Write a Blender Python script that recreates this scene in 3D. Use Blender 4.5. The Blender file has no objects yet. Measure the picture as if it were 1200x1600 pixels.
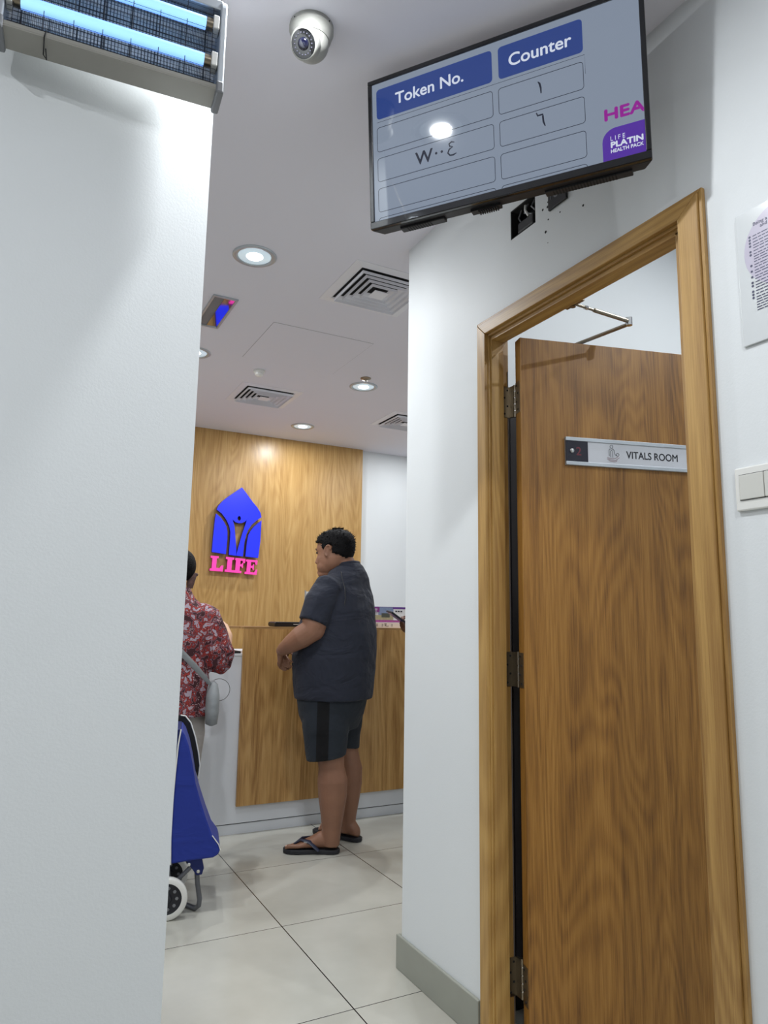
import bpy, bmesh, math, random
from mathutils import Vector, Matrix, noise
R = math.radians
rnd = random.Random(7)
C = bpy.context.scene.collection
scene = bpy.context.scene

# ------------------------------------------------------------------ camera, world, exposure
def cam_axes(yaw, pit, rol):
    fw = Vector((math.sin(yaw)*math.cos(pit), math.cos(yaw)*math.cos(pit), math.sin(pit)))
    r = Vector((math.cos(yaw), -math.sin(yaw), 0)); u = r.cross(fw)
    return r*math.cos(rol)+u*math.sin(rol), -r*math.sin(rol)+u*math.cos(rol), fw
cr, cu, cf = cam_axes(R(27.696), R(8.708), R(0.903))
cd = bpy.data.cameras.new('camera'); cam = bpy.data.objects.new('camera', cd); C.objects.link(cam)
cam.matrix_world = Matrix(((cr.x, cu.x, -cf.x, 0), (cr.y, cu.y, -cf.y, 0), (cr.z, cu.z, -cf.z, 1.25), (0, 0, 0, 1)))
cd.sensor_fit = 'HORIZONTAL'; cd.sensor_width = 36; cd.lens = 1100.35/1200*36; cd.clip_start = 0.05
scene.camera = cam
w = bpy.data.worlds.new('world'); scene.world = w; w.use_nodes = True
w.node_tree.nodes['Background'].inputs[0].default_value = (0.93, 0.96, 1.0, 1)
w.node_tree.nodes['Background'].inputs[1].default_value = 0.14
scene.view_settings.view_transform = 'Standard'; scene.view_settings.look = 'None'
scene.view_settings.exposure = 0.0; scene.view_settings.gamma = 1.0; scene.view_settings.use_curve_mapping = False
scene.cycles.use_denoising = True
scene.cycles.max_bounces = 8; scene.cycles.diffuse_bounces = 5
LAMP = 12.8          # watts of each downlight
CEIL = 2.79
LCOL = (0.95, 0.98, 1.0)

# ------------------------------------------------------------------ materials
def lin(c):
    return tuple(((v/255)/12.92 if v/255 <= .04045 else ((v/255+.055)/1.055)**2.4) for v in c)
def new_mat(name):
    m = bpy.data.materials.new(name); m.use_nodes = True
    return m, m.node_tree, m.node_tree.nodes['Principled BSDF']
def N(nt, typ, **kw):
    n = nt.nodes.new(typ)
    for k, v in kw.items():
        if k in n.inputs: n.inputs[k].default_value = v
        else: setattr(n, k, v)
    return n
def coords(nt, scale=(1, 1, 1), rot=(0, 0, 0)):
    tc = N(nt, 'ShaderNodeTexCoord'); mp = N(nt, 'ShaderNodeMapping')
    mp.inputs['Scale'].default_value = scale; mp.inputs['Rotation'].default_value = rot
    nt.links.new(tc.outputs['Object'], mp.inputs[0]); return mp.outputs[0]
def plain(name, rgb, rough=.5, metal=0, vary=.06, nscale=8, bump=0, bscale=200, emis=None, es=0, coat=0, spec=None):
    m, nt, b = new_mat(name); L = nt.links.new
    v = coords(nt); n = N(nt, 'ShaderNodeTexNoise', Scale=nscale, Detail=4.0); L(v, n.inputs['Vector'])
    r = N(nt, 'ShaderNodeValToRGB'); c = lin(rgb)
    r.color_ramp.elements[0].position = .3; r.color_ramp.elements[1].position = .7
    r.color_ramp.elements[0].color = (*[x*(1-vary) for x in c], 1)
    r.color_ramp.elements[1].color = (*[min(1, x*(1+vary)) for x in c], 1)
    L(n.outputs[0], r.inputs[0]); L(r.outputs[0], b.inputs['Base Color'])
    b.inputs['Roughness'].default_value = rough; b.inputs['Metallic'].default_value = metal
    if spec is not None: b.inputs['Specular IOR Level'].default_value = spec
    if coat: b.inputs['Coat Weight'].default_value = coat; b.inputs['Coat Roughness'].default_value = .03
    if bump:
        n2 = N(nt, 'ShaderNodeTexNoise', Scale=bscale, Detail=3.0); L(v, n2.inputs['Vector'])
        bp = N(nt, 'ShaderNodeBump', Strength=bump, Distance=.01); L(n2.outputs[0], bp.inputs['Height']); L(bp.outputs[0], b.inputs['Normal'])
    if emis:
        b.inputs['Emission Color'].default_value = (*lin(emis), 1); b.inputs['Emission Strength'].default_value = es
    return m
def oak(name, dark, mid, light, axis='Z', rough=.42, ring=34, fibre=1.0, off=0):
    """straight grained oak veneer with cathedral figures; grain runs along axis"""
    m, nt, b = new_mat(name); L = nt.links.new
    k = {'X': 0, 'Y': 1, 'Z': 2}[axis]
    def sc(a, l): s = [a, a, a]; s[k] = l; return tuple(s)
    v0 = coords(nt, (1, 1, 1)); add = N(nt, 'ShaderNodeVectorMath', operation='ADD'); add.inputs[1].default_value = (off, off*.7, off*.3); L(v0, add.inputs[0])
    def mp(s):
        q = N(nt, 'ShaderNodeMapping'); q.inputs['Scale'].default_value = s; L(add.outputs[0], q.inputs[0]); return q.outputs[0]
    n1 = N(nt, 'ShaderNodeTexNoise', Scale=1.0, Detail=2.0, Distortion=.3); L(mp(sc(3.2, .45)), n1.inputs['Vector'])
    mul = N(nt, 'ShaderNodeMath', operation='MULTIPLY'); mul.inputs[1].default_value = ring*6.0; L(n1.outputs[0], mul.inputs[0])
    sn = N(nt, 'ShaderNodeMath', operation='SINE'); L(mul.outputs[0], sn.inputs[0])
    n2 = N(nt, 'ShaderNodeTexNoise', Scale=1.0, Detail=5.0, Roughness=.7); L(mp(sc(230, 5)), n2.inputs['Vector'])
    n3 = N(nt, 'ShaderNodeTexNoise', Scale=1.0, Detail=3.0); L(mp(sc(22, .8)), n3.inputs['Vector'])
    a1 = N(nt, 'ShaderNodeMath', operation='MULTIPLY_ADD'); a1.inputs[1].default_value = .038; a1.inputs[2].default_value = 0; L(sn.outputs[0], a1.inputs[0])
    a2 = N(nt, 'ShaderNodeMath', operation='MULTIPLY_ADD'); a2.inputs[1].default_value = .55*fibre; L(n2.outputs[0], a2.inputs[0]); L(a1.outputs[0], a2.inputs[2])
    a3 = N(nt, 'ShaderNodeMath', operation='MULTIPLY_ADD'); a3.inputs[1].default_value = .32; L(n3.outputs[0], a3.inputs[0]); L(a2.outputs[0], a3.inputs[2])
    r = N(nt, 'ShaderNodeValToRGB'); e = r.color_ramp.elements
    e[0].position = .26; e[0].color = (*lin(dark), 1); e[1].position = .64; e[1].color = (*lin(light), 1)
    q = e.new(.44); q.color = (*lin(mid), 1)
    L(a3.outputs[0], r.inputs[0]); L(r.outputs[0], b.inputs['Base Color'])
    b.inputs['Roughness'].default_value = rough
    bp = N(nt, 'ShaderNodeBump', Strength=.12, Distance=.002); L(n2.outputs[0], bp.inputs['Height']); L(bp.outputs[0], b.inputs['Normal'])
    return m

M = {}
M['wall'] = plain('white_wall_paint', (222, 226, 228), .55, bump=.04, bscale=220, vary=.012, nscale=1.5)
M['ceiling'] = plain('ceiling_paint', (226, 225, 234), .8, vary=.01, nscale=1)
M['floor'] = None
M['leaf'] = oak('door_leaf_oak', (96, 60, 20), (146, 101, 42), (178, 131, 64), off=3)
M['frame_z'] = oak('frame_oak_upright', (146, 108, 56), (184, 146, 84), (204, 168, 106), ring=22, off=1, fibre=.7)
M['frame_y'] = oak('frame_oak_level', (146, 108, 56), (184, 146, 84), (204, 168, 106), axis='Y', ring=22, off=5, fibre=.7)
M['backwood'] = oak('feature_wall_oak', (160, 120, 66), (190, 152, 94), (208, 174, 118), rough=.33, off=8, ring=26, fibre=.9)
M['counterwood'] = oak('counter_oak', (144, 102, 54), (192, 150, 92), (214, 176, 120), rough=.38, off=12, ring=24, fibre=.9)
M['white'] = plain('white_laminate', (222, 226, 232), .35, vary=.01)
M['whiteplastic'] = plain('white_plastic', (226, 226, 222), .35, vary=.01)
M['greyplastic'] = plain('grey_plastic', (120, 122, 126), .5)
M['black'] = plain('black_plastic', (20, 20, 23), .38, vary=.1)
M['gap'] = plain('dark_gap', (26, 26, 28), .8)
M['gloss_black'] = plain('glossy_black_bezel', (14, 14, 17), .15, coat=.5)
M['steel'] = plain('brushed_steel', (150, 140, 124), .35, metal=1)
M['chrome'] = plain('chrome', (210, 210, 210), .15, metal=1)
M['alu'] = plain('satin_aluminium', (186, 192, 198), .38, metal=.6)
M['skirt'] = plain('skirting_tile', (150, 152, 142), .35, vary=.05, nscale=6)
M['vent'] = plain('vent_white_metal', (230, 230, 236), .4, vary=.01)

m, nt, b = new_mat('floor_tile'); L = nt.links.new; M['floor'] = m
geo = N(nt, 'ShaderNodeTexCoord'); sp = N(nt, 'ShaderNodeSeparateXYZ'); L(geo.outputs['Object'], sp.inputs[0])
masks = []; ids = []
for ax, o_, s_ in ((0, 1.10, .655), (1, 2.25, .69)):
    a = N(nt, 'ShaderNodeMath', operation='SUBTRACT'); a.inputs[1].default_value = o_; L(sp.outputs[ax], a.inputs[0])
    d = N(nt, 'ShaderNodeMath', operation='DIVIDE'); d.inputs[1].default_value = s_; L(a.outputs[0], d.inputs[0])
    fr = N(nt, 'ShaderNodeMath', operation='FRACT'); L(d.outputs[0], fr.inputs[0])
    fl = N(nt, 'ShaderNodeMath', operation='FLOOR'); L(d.outputs[0], fl.inputs[0]); ids.append(fl)
    s2 = N(nt, 'ShaderNodeMath', operation='SUBTRACT'); s2.inputs[1].default_value = .5; L(fr.outputs[0], s2.inputs[0])
    ab = N(nt, 'ShaderNodeMath', operation='ABSOLUTE'); L(s2.outputs[0], ab.inputs[0])
    g = N(nt, 'ShaderNodeMath', operation='GREATER_THAN'); g.inputs[1].default_value = .5-(.0023 if ax == 0 else .0017)/s_; L(ab.outputs[0], g.inputs[0]); masks.append(g)
mx = N(nt, 'ShaderNodeMath', operation='MAXIMUM'); L(masks[0].outputs[0], mx.inputs[0]); L(masks[1].outputs[0], mx.inputs[1])
cb = N(nt, 'ShaderNodeCombineXYZ'); L(ids[0].outputs[0], cb.inputs[0]); L(ids[1].outputs[0], cb.inputs[1])
wn = N(nt, 'ShaderNodeTexWhiteNoise'); L(cb.outputs[0], wn.inputs['Vector'])
nz = N(nt, 'ShaderNodeTexNoise', Scale=1.6, Detail=5.0, Roughness=.55); L(geo.outputs['Object'], nz.inputs['Vector'])
ma = N(nt, 'ShaderNodeMath', operation='MULTIPLY_ADD'); ma.inputs[1].default_value = .12; L(wn.outputs[0], ma.inputs[0]); L(nz.outputs[0], ma.inputs[2])
rp = N(nt, 'ShaderNodeValToRGB'); rp.color_ramp.elements[0].position = .35; rp.color_ramp.elements[0].color = (*lin((172, 170, 160)), 1)
rp.color_ramp.elements[1].position = .72; rp.color_ramp.elements[1].color = (*lin((194, 193, 184)), 1); L(ma.outputs[0], rp.inputs[0])
mix = N(nt, 'ShaderNodeMix', data_type='RGBA'); L(mx.outputs[0], mix.inputs[0]); L(rp.outputs[0], mix.inputs[6]); mix.inputs[7].default_value = (*lin((38, 36, 34)), 1)
L(mix.outputs[2], b.inputs['Base Color']); b.inputs['Roughness'].default_value = .2
nr = N(nt, 'ShaderNodeMath', operation='MULTIPLY_ADD'); nr.inputs[1].default_value = .12; nr.inputs[2].default_value = .13; L(nz.outputs[0], nr.inputs[0]); L(nr.outputs[0], b.inputs['Roughness'])

# ------------------------------------------------------------------ mesh helpers
class MB:
    def __init__(s): s.v = []; s.f = []
    def add(s, vs, fs):
        o = len(s.v); s.v += [Vector(p) for p in vs]; s.f += [tuple(i+o for i in f) for f in fs]; return s
    def box(s, x0, x1, y0, y1, z0, z1):
        return s.add([(x, y, z) for x in (x0, x1) for y in (y0, y1) for z in (z0, z1)],
                     [(0, 1, 3, 2), (4, 6, 7, 5), (0, 4, 5, 1), (2, 3, 7, 6), (0, 2, 6, 4), (1, 5, 7, 3)])
    def obox(s, o, a, b, c):       # corner + three edge vectors
        o, a, b, c = map(Vector, (o, a, b, c)); P = [o+a*i+b*j+c*k for i in (0, 1) for j in (0, 1) for k in (0, 1)]
        return s.add(P, [(0, 1, 3, 2), (4, 6, 7, 5), (0, 4, 5, 1), (2, 3, 7, 6), (0, 2, 6, 4), (1, 5, 7, 3)])
    def prism(s, pts, org, ux, uy, depth):    # 2d outline, extruded along ux x uy
        org, ux, uy = map(Vector, (org, ux, uy)); n = ux.cross(uy).normalized()*depth; k = len(pts)
        A = [org+ux*p[0]+uy*p[1] for p in pts]; B = [p+n for p in A]
        return s.add(A+B, [tuple(range(k))[::-1], tuple(range(k, 2*k))]+[(i, (i+1) % k, k+(i+1) % k, k+i) for i in range(k)])
    def tube(s, pts, rs, n=10, cap=True, flat=None):
        pts = [Vector(p) for p in pts]
        if not isinstance(rs, (list, tuple)): rs = [rs]*len(pts)
        rings = []; up = None
        for i, p in enumerate(pts):
            t = (pts[min(i+1, len(pts)-1)]-pts[max(i-1, 0)]).normalized()
            if up is None:
                up = Vector((0, 0, 1)) if abs(t.z) < .9 else Vector((1, 0, 0))
            a = (up-t*up.dot(t)).normalized(); bb = t.cross(a); up = a
            r = rs[i]; ra, rb = (r if isinstance(r, (tuple, list)) else (r, r))
            rings.append([p+a*math.cos(2*math.pi*j/n)*ra+bb*math.sin(2*math.pi*j/n)*rb for j in range(n)])
        return s.rings(rings, cap)
    def rings(s, rings, cap=True):
        n = len(rings[0]); o = len(s.v)
        for r in rings: s.v += [Vector(p) for p in r]
        for i in range(len(rings)-1):
            for j in range(n):
                s.f.append((o+i*n+j, o+i*n+(j+1) % n, o+(i+1)*n+(j+1) % n, o+(i+1)*n+j))
        if cap:
            s.f.append(tuple(o+j for j in range(n))[::-1]); s.f.append(tuple(o+(len(rings)-1)*n+j for j in range(n)))
        return s
    def lathe(s, prof, c=(0, 0, 0), axis=(0, 0, 1), n=32, cap=True):
        ax = Vector(axis).normalized(); t = Vector((1, 0, 0)) if abs(ax.x) < .9 else Vector((0, 1, 0))
        a = (t-ax*t.dot(ax)).normalized(); bb = ax.cross(a); c = Vector(c)
        return s.rings([[c+ax*h+(a*math.cos(2*math.pi*j/n)+bb*math.sin(2*math.pi*j/n))*r for j in range(n)] for r, h in prof], cap)
    def ell(s, c, r, rot=None, n=20):
        c = Vector(c); rr = []
        for i in range(n//2+1):
            th = math.pi*i/(n//2); q = max(math.sin(th), .02)
            ring = []
            for j in range(n):
                p = Vector((r[0]*q*math.cos(2*math.pi*j/n), r[1]*q*math.sin(2*math.pi*j/n), -r[2]*math.cos(th)))
                if rot: p = rot @ p
                ring.append(c+p)
            rr.append(ring)
        return s.rings(rr)
    def build(s, name, mat, parent=None, label=None, smooth=None, bevel=0, cat=None, group=None, kind=None, origin=None):
        me = bpy.data.meshes.new(name); o = Vector(origin) if origin else Vector((0, 0, 0))
        me.from_pydata([p-o for p in s.v], [], s.f); me.materials.append(mat)
        bm = bmesh.new(); bm.from_mesh(me); bmesh.ops.recalc_face_normals(bm, faces=bm.faces); bm.to_mesh(me); bm.free()
        ob = bpy.data.objects.new(name, me); C.objects.link(ob); ob.location = o
        if parent: ob.parent = parent
        if bevel:
            md = ob.modifiers.new('bevel', 'BEVEL'); md.width = bevel; md.segments = 2; md.limit_method = 'ANGLE'; md.angle_limit = R(40)
        if smooth is not None:
            for p in me.polygons: p.use_smooth = True
            me.set_sharp_from_angle(angle=R(smooth))
        tag(ob, label, cat, group, kind); return ob
def tag(o, label=None, cat=None, group=None, kind=None):
    if label: o['label'] = label
    if cat: o['category'] = cat
    if group: o['group'] = group
    if kind: o['kind'] = kind
    return o
def thing(name, label, cat, loc=(0, 0, 0), rz=0, group=None, kind=None):
    o = bpy.data.objects.new(name, None); C.objects.link(o); o.empty_display_size = .1
    o.location = loc; o.rotation_euler = (0, 0, rz); return tag(o, label, cat, group, kind)
def dup(root, loc, label=None, rz=None):
    r = root.copy(); C.objects.link(r); r.location = loc
    if rz is not None: r.rotation_euler = (0, 0, rz)
    if label: r['label'] = label
    for ch in list(root.children):
        c = ch.copy(); C.objects.link(c); c.parent = r
        for g in list(ch.children):
            d = g.copy(); C.objects.link(d); d.parent = c
    return r
def text_mesh(name, s, size, mat, parent, org, ux, uy, depth=.0006, bold=0, sx=1.0, align='LEFT'):
    """lettering laid on a surface: org is the baseline start, ux along the line, uy up"""
    cu_ = bpy.data.curves.new(name, 'FONT'); cu_.body = s; cu_.size = size; cu_.extrude = depth/2; cu_.align_x = align
    t = bpy.data.objects.new(name, cu_); C.objects.link(t)
    dg = bpy.context.evaluated_depsgraph_get(); me = bpy.data.meshes.new_from_object(t.evaluated_get(dg))
    bpy.data.objects.remove(t); ux = Vector(ux).normalized(); uy = Vector(uy).normalized(); nn = ux.cross(uy)
    org = Vector(org); mb = MB(); fs = [tuple(p.vertices) for p in me.polygons]
    shifts = [(0, 0)] if not bold else [(-bold, 0), (bold, 0), (0, bold), (0, -bold)]
    for k, (dx, dy) in enumerate(shifts):
        mb.add([org+ux*(v.co.x*sx+dx)+uy*(v.co.y+dy)+nn*(v.co.z+k*.00003) for v in me.vertices], fs)
    me2 = bpy.data.meshes.new(name); me2.from_pydata(mb.v, [], mb.f); me2.materials.append(mat)
    ob = bpy.data.objects.new(name, me2); C.objects.link(ob); ob.parent = parent; return ob
def stroke(mb, pts, wd, org, ux, uy, depth=.0006):
    """flat brush stroke of given width through 2d points (list of widths allowed)"""
    org, ux, uy = Vector(org), Vector(ux), Vector(uy); nn = ux.cross(uy).normalized()*depth
    if not isinstance(wd, list): wd = [wd]*len(pts)
    Lf, Rt = [], []
    for i, p in enumerate(pts):
        a = pts[max(i-1, 0)]; c_ = pts[min(i+1, len(pts)-1)]; d = Vector((c_[0]-a[0], c_[1]-a[1])).normalized(); nrm = Vector((-d.y, d.x))*wd[i]/2
        Lf.append((p[0]+nrm.x, p[1]+nrm.y)); Rt.append((p[0]-nrm.x, p[1]-nrm.y))
    n = len(pts); P = [org+ux*q[0]+uy*q[1] for q in Lf+Rt]; P2 = [q+nn for q in P]
    fs = []
    for i in range(n-1):
        fs += [(i, i+1, n+i+1, n+i), (2*n+i, 3*n+i, 3*n+i+1, 2*n+i+1), (i, 2*n+i, 2*n+i+1, i+1), (n+i, n+i+1, 3*n+i+1, 3*n+i)]
    fs += [(0, n, 3*n, 2*n), (n-1, 3*n-1, 4*n-1, 2*n-1)]
    mb.add(P+P2, fs)
def rrect(x0, x1, y0, y1, r, k=6):
    out = []
    for cx, cy, a0 in ((x1-r, y0+r, -90), (x1-r, y1-r, 0), (x0+r, y1-r, 90), (x0+r, y0+r, 180)):
        for i in range(k+1):
            a = R(a0+90*i/k); out.append((cx+r*math.cos(a), cy+r*math.sin(a)))
    return out

# ------------------------------------------------------------------ room shell
def slab_with_holes(name, ys, zs, holes, x0, x1, mat):
    """wall in the YZ plane with rectangular openings (y0,y1,z0,z1)"""
    mb = MB()
    for i in range(len(ys)-1):
        for j in range(len(zs)-1):
            a, b2, c, d = ys[i], ys[i+1], zs[j], zs[j+1]
            if any(h[0] <= a and b2 <= h[1] and h[2] <= c and d <= h[3] for h in holes): continue
            mb.box(x0, x1, a, b2, c, d)
    return mb.build(name, mat, kind='structure')
WX = 1.366
DY0, DY1, DZ = 1.055, 1.880, 2.225
NY0, NY1, NZ0, NZ1 = 1.605, 1.730, 2.497, 2.60
floor = MB().box(-3, 6.2, -3, 7, -.1, 0).build('floor', M['floor'], kind='structure')
ceiling = MB().box(-3, WX, -3, 7, CEIL, CEIL+.1).box(WX, 6.2, 2.41, 7, CEIL, CEIL+.1).box(4.72, 6.2, -3, 2.41, CEIL, CEIL+.1).box(WX, 4.72, -3, -1.12, CEIL, CEIL+.1).build('ceiling', M['ceiling'], kind='structure')
MB().box(WX, 4.72, -1.12, 2.41, 3.2, 3.3).build('ceiling_vitals_room', M['ceiling'], kind='structure')
wr = slab_with_holes('wall_right', sorted([-3, DY0, DY1, 2.41, NY0, NY1]), [0, DZ, NZ0, NZ1, CEIL, 3.2],
                     [(DY0, DY1, 0, DZ), (NY0, NY1, NZ0, NZ1)], WX, WX+.085, M['wall'])
bpy.data.objects['wall_right']
MB().box(WX+.085, 4.6, 2.29, 2.41, 0, 3.2).build('wall_partition', M['wall'], kind='structure')
MB().box(4.6, 4.72, -1.0, 5.9, 0, 3.2).build('wall_far_right', M['wall'], kind='structure')
MB().box(WX+.085, 4.6, -1.12, -1.0, 0, 3.2).build('wall_near', M['wall'], kind='structure')
MB().box(-3, .3187, 1.48, 1.62, 0, CEIL).build('wall_left', M['wall'], kind='structure')
MB().box(-2.2, -2.1, 1.62, 5.9, 0, CEIL).build('wall_far_left', M['wall'], kind='structure')
MB().box(-2.1, 4.6, 5.72, 5.9, 0, CEIL).build('wall_back', M['wall'], kind='structure')
MB().box(-.9, 2.753, 5.68, 5.72, 0, CEIL).build('trim_1', M['backwood'], kind='structure')     # oak feature panelling
# skirting
MB().box(1.354, WX, 1.918, 2.433, 0, .115).build('baseboard_right', M['skirt'], kind='structure', bevel=.003)
MB().box(WX, 3.0, 2.41, 2.433, 0, .115).build('baseboard_partition', M['skirt'], kind='structure', bevel=.003)
# screw holes by the television bracket
for k, (y, z, r) in enumerate([(1.548, 2.518, .0048), (1.546, 2.533, .003), (1.570, 2.520, .0042), (1.546, 2.475, .003), (1.493, 2.471, .003), (1.559, 2.440, .005), (1.397, 2.440, .004), (1.55, 2.40, .0015)]):
    MB().lathe([(r, 0), (r*.8, .0012)], (WX+.0004, y, z), (-1, 0, 0), 10).build('screw_hole', M['gap'], wr)
# recessed box in wall with cables
mb = MB(); e = .004
mb.box(WX+.05, WX+.06, NY0, NY1, NZ0, NZ1).box(WX+.001, WX+.06, NY0, NY0+e, NZ0, NZ1).box(WX+.001, WX+.06, NY1-e, NY1, NZ0, NZ1).box(WX+.001, WX+.06, NY0, NY1, NZ0, NZ0+e)
mb.box(WX+.001, WX+.06, NY0, NY1, NZ1-e, NZ1)
nb = mb.build('wall_box', M['gap'], label='black recessed cable box in the wall under the television bracket', cat='cable box')
MB().box(WX+.008, WX+.045, NY0+.02, NY1-.025, NZ0+.012, NZ0+.05).build('adapter', M['black'], nb, bevel=.006)
for pts in ([(1.39, 1.70, 2.60), (1.385, 1.71, 2.57), (1.383, 1.69, 2.54), (1.39, 1.70, 2.52)], [(1.385, 1.66, 2.60), (1.38, 1.675, 2.57), (1.383, 1.64, 2.55)], [(1.388, 1.63, 2.6), (1.38, 1.64, 2.575), (1.385, 1.62, 2.55)]):
    MB().tube(pts, .003, 8).build('cable', M['greyplastic'], nb, smooth=60)
MB().tube([(1.383, 1.672, 2.60), (1.378, 1.668, 2.575), (1.381, 1.655, 2.55)], .0045, 8).build('cable', M['whiteplastic'], nb, label='white cable', smooth=60)
sk = MB().box(WX-.008, WX, 1.458, 1.538, 2.496, 2.58).build('wall_socket', M['black'], label='black double wall socket plate behind the television', cat='socket', bevel=.002)
MB().lathe([(.0105, 0), (.0105, .0015), (.0085, .0015), (.0085, .0005)], (WX-.008, 1.5, 2.533), (-1, 0, 0), 20).build('socket_ring', M['greyplastic'], sk)
MB().box(WX-.0095, WX-.008, 1.522, 1.524, 2.525, 2.54).build('socket_mark', M['greyplastic'], sk)

# ------------------------------------------------------------------ ceiling fittings
M['lens'] = plain('downlight_lens', (235, 245, 255), .3, emis=(180, 206, 222), es=.5, vary=.1, nscale=90)
M['core'] = plain('lamp_core', (240, 248, 255), .3, emis=(238, 247, 255), es=6)
M['reflector'] = plain('downlight_reflector', (200, 206, 210), .25, metal=.8)
def downlight(x, y, label, group='recessed round ceiling downlights'):
    t = thing('downlight', label, 'ceiling light', (x, y, CEIL), group=group)
    MB().lathe([(.094, 0), (.094, -.003), (.088, -.007), (.074, -.006), (.071, -.001)], n=40, cap=False).build('rim', M['alu'], t, smooth=60)
    MB().lathe([(.0715, -.0015), (.060, -.0008), (.050, -.0004)], n=40, cap=False).build('reflector', M['reflector'], t, smooth=60)
    MB().lathe([(.0705, -.0022), (.069, -.0034), (.001, -.0040)], n=40).build('lens', M['lens'], t, smooth=60)
    MB().lathe([(.036, -.0040), (.034, -.0060), (.001, -.0066)], n=32).build('light_source', M['core'], t, smooth=60)
    ld = bpy.data.lights.new('lamp', 'AREA'); ld.shape = 'DISK'; ld.size = .06; ld.energy = LAMP; ld.color = LCOL
    lo = bpy.data.objects.new('lamp', ld); C.objects.link(lo); lo.parent = t; lo.location = (0, 0, -.0078)
    return t
def dl_copy(src, x, y, label): return dup(src, (x, y, 3.2 if 'vitals' in label else CEIL), label)
d0 = downlight(.808, 2.774, 'largest and nearest round downlight in the ceiling, left of the nearest vent')
for x, y, lb in [(.84, 4.03, 'round downlight half hidden by the edge of the left wall'),
                 (1.972, 4.08, 'round downlight beside the chrome sprinkler'),
                 (1.98, 5.212, 'farthest round downlight, close to the oak wall'),
                 (.480, 1.318, 'round downlight above the insect killer and television'),
                 (.573, -.2, 'round downlight over the waiting corridor behind the viewer'),
                 (-.9, .3, 'round downlight over the left of the corridor'),
                 (3.12, 4.08, 'round downlight over the right end of the counter'),
                 (3.12, 5.2, 'round downlight near the white back wall'),
                 (-.35, 5.2, 'round downlight behind the left end of the counter'),
                 (-.35, 2.9, 'round downlight behind the left wall'),
                 (.573, -1.8, 'added unseen downlight at the rear of the corridor, evening out the left wall'),  # unseen lamp added for even light on the lower left wall
                 (-.9, -1.3, 'added unseen downlight at the rear left of the corridor'),  # second added fill lamp for the lower left wall
                 (2.35, .1, 'round downlight inside the vitals room near its door'),
                 (2.75, 1.22, 'added unseen downlight inside the vitals room, brightening its partition wall')]:  # last lamp is unseen, added to brighten the partition above the door leaf
    q = dl_copy(d0, x, y, lb)
    if 'insect' in lb or 'corridor' in lb:
        for c_ in q.children:
            if c_.type == 'LIGHT': c_.data = c_.data.copy(); c_.data.energy = LAMP*(1.0 if 'insect' in lb else 1.1)
    if 'oak wall' in lb or 'white back wall' in lb:
        for c_ in q.children:
            if c_.type == 'LIGHT': c_.data = c_.data.copy(); c_.data.energy = LAMP*(.7 if 'oak' in lb else .35)
    if 'vitals' in lb:
        for c_ in q.children:
            if c_.type == 'LIGHT': c_.data = c_.data.copy(); c_.data.energy = LAMP*1.5
def vent(x, y, s, label):
    t = thing('ceiling_vent', label, 'air vent', (x, y, CEIL), group='square louvred ceiling vents')
    h = s/2
    def sq(mb, o, i, zo, zi, th=.002):       # sloping square louvre ring
        ring = lambda r, z: [(-r, -r, z), (r, -r, z), (r, r, z), (-r, r, z)]
        mb.rings([ring(o, zo), ring(i, zi), ring(i, zi+th), ring(o, zo+th), ring(o, zo)], cap=False)
    fl = MB(); sq(fl, h, h*.80, -.002, -.006); sq(fl, h*.80, h*.76, -.006, .0)
    fl.build('frame', M['vent'], t)
    MB().box(-h*.79, h*.79, -h*.79, h*.79, -.0012, -.0004).build('duct', M['gap'], t)
    for k, o in enumerate((.745, .60, .455, .31)):
        lv = MB(); sq(lv, h*o, h*(o-.115), -.013, -.002); sq(lv, h*o, h*(o-.008), -.025, -.013); lv.build('louvre', M['vent'], t)
    MB().box(-h*.165, h*.165, -h*.165, h*.165, -.025, -.021).build('centre_plate', M['vent'], t)
    return t
v0 = vent(1.42, 2.796, .43, 'nearest square vent, cut by the column edge, left of the television')
dup(v0, (1.455, 4.61, CEIL), 'square vent above the oak wall between two downlights')
dup(v0, (2.635, 4.67, CEIL), 'square vent half hidden behind the column, near the white back wall')
# access panel outline, smoke detector, sprinkler, emergency light
mb = MB()
for a in ((1.105, 1.695, 3.3858, 3.387), (1.1058, 1.107, 3.385, 3.957), (1.105, 1.695, 3.9552, 3.9562), (1.6932, 1.6943, 3.385, 3.957)):
    mb.box(a[0], a[1], a[2], a[3], CEIL-.0012, CEIL)
ap = MB().box(1.107, 1.693, 3.387, 3.955, CEIL-.0016, CEIL).build('ceiling_hatch', M['ceiling'], label='flush square access hatch in the ceiling between the vents', cat='ceiling hatch')
mb.build('joint', plain('hatch_joint', (150, 148, 152), .8), ap)
sd = MB().lathe([(.036, 0), (.036, -.012), (.028, -.018), (.026, -.03), (.015, -.038), (.001, -.04)], (1.268, 4.137, CEIL), n=28).build('smoke_detector', M['whiteplastic'], label='small white domed smoke detector on the ceiling above the second vent', cat='smoke detector', smooth=40)
sp_ = thing('sprinkler_head', 'chrome sprinkler head beside a round ceiling downlight', 'sprinkler', (1.912, 3.925, CEIL))
MB().lathe([(.034, 0), (.034, -.004), (.02, -.012), (.012, -.014)], n=24).build('escutcheon', M['steel'], sp_, smooth=40)
MB().lathe([(.006, -.012), (.006, -.03), (.013, -.032), (.013, -.034)], n=16).build('deflector', M['chrome'], sp_, smooth=40)
el = thing('emergency_light', 'slim rectangular emergency light in the ceiling, mirroring the blue sign', 'emergency light', (.806, 3.415, CEIL))
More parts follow.
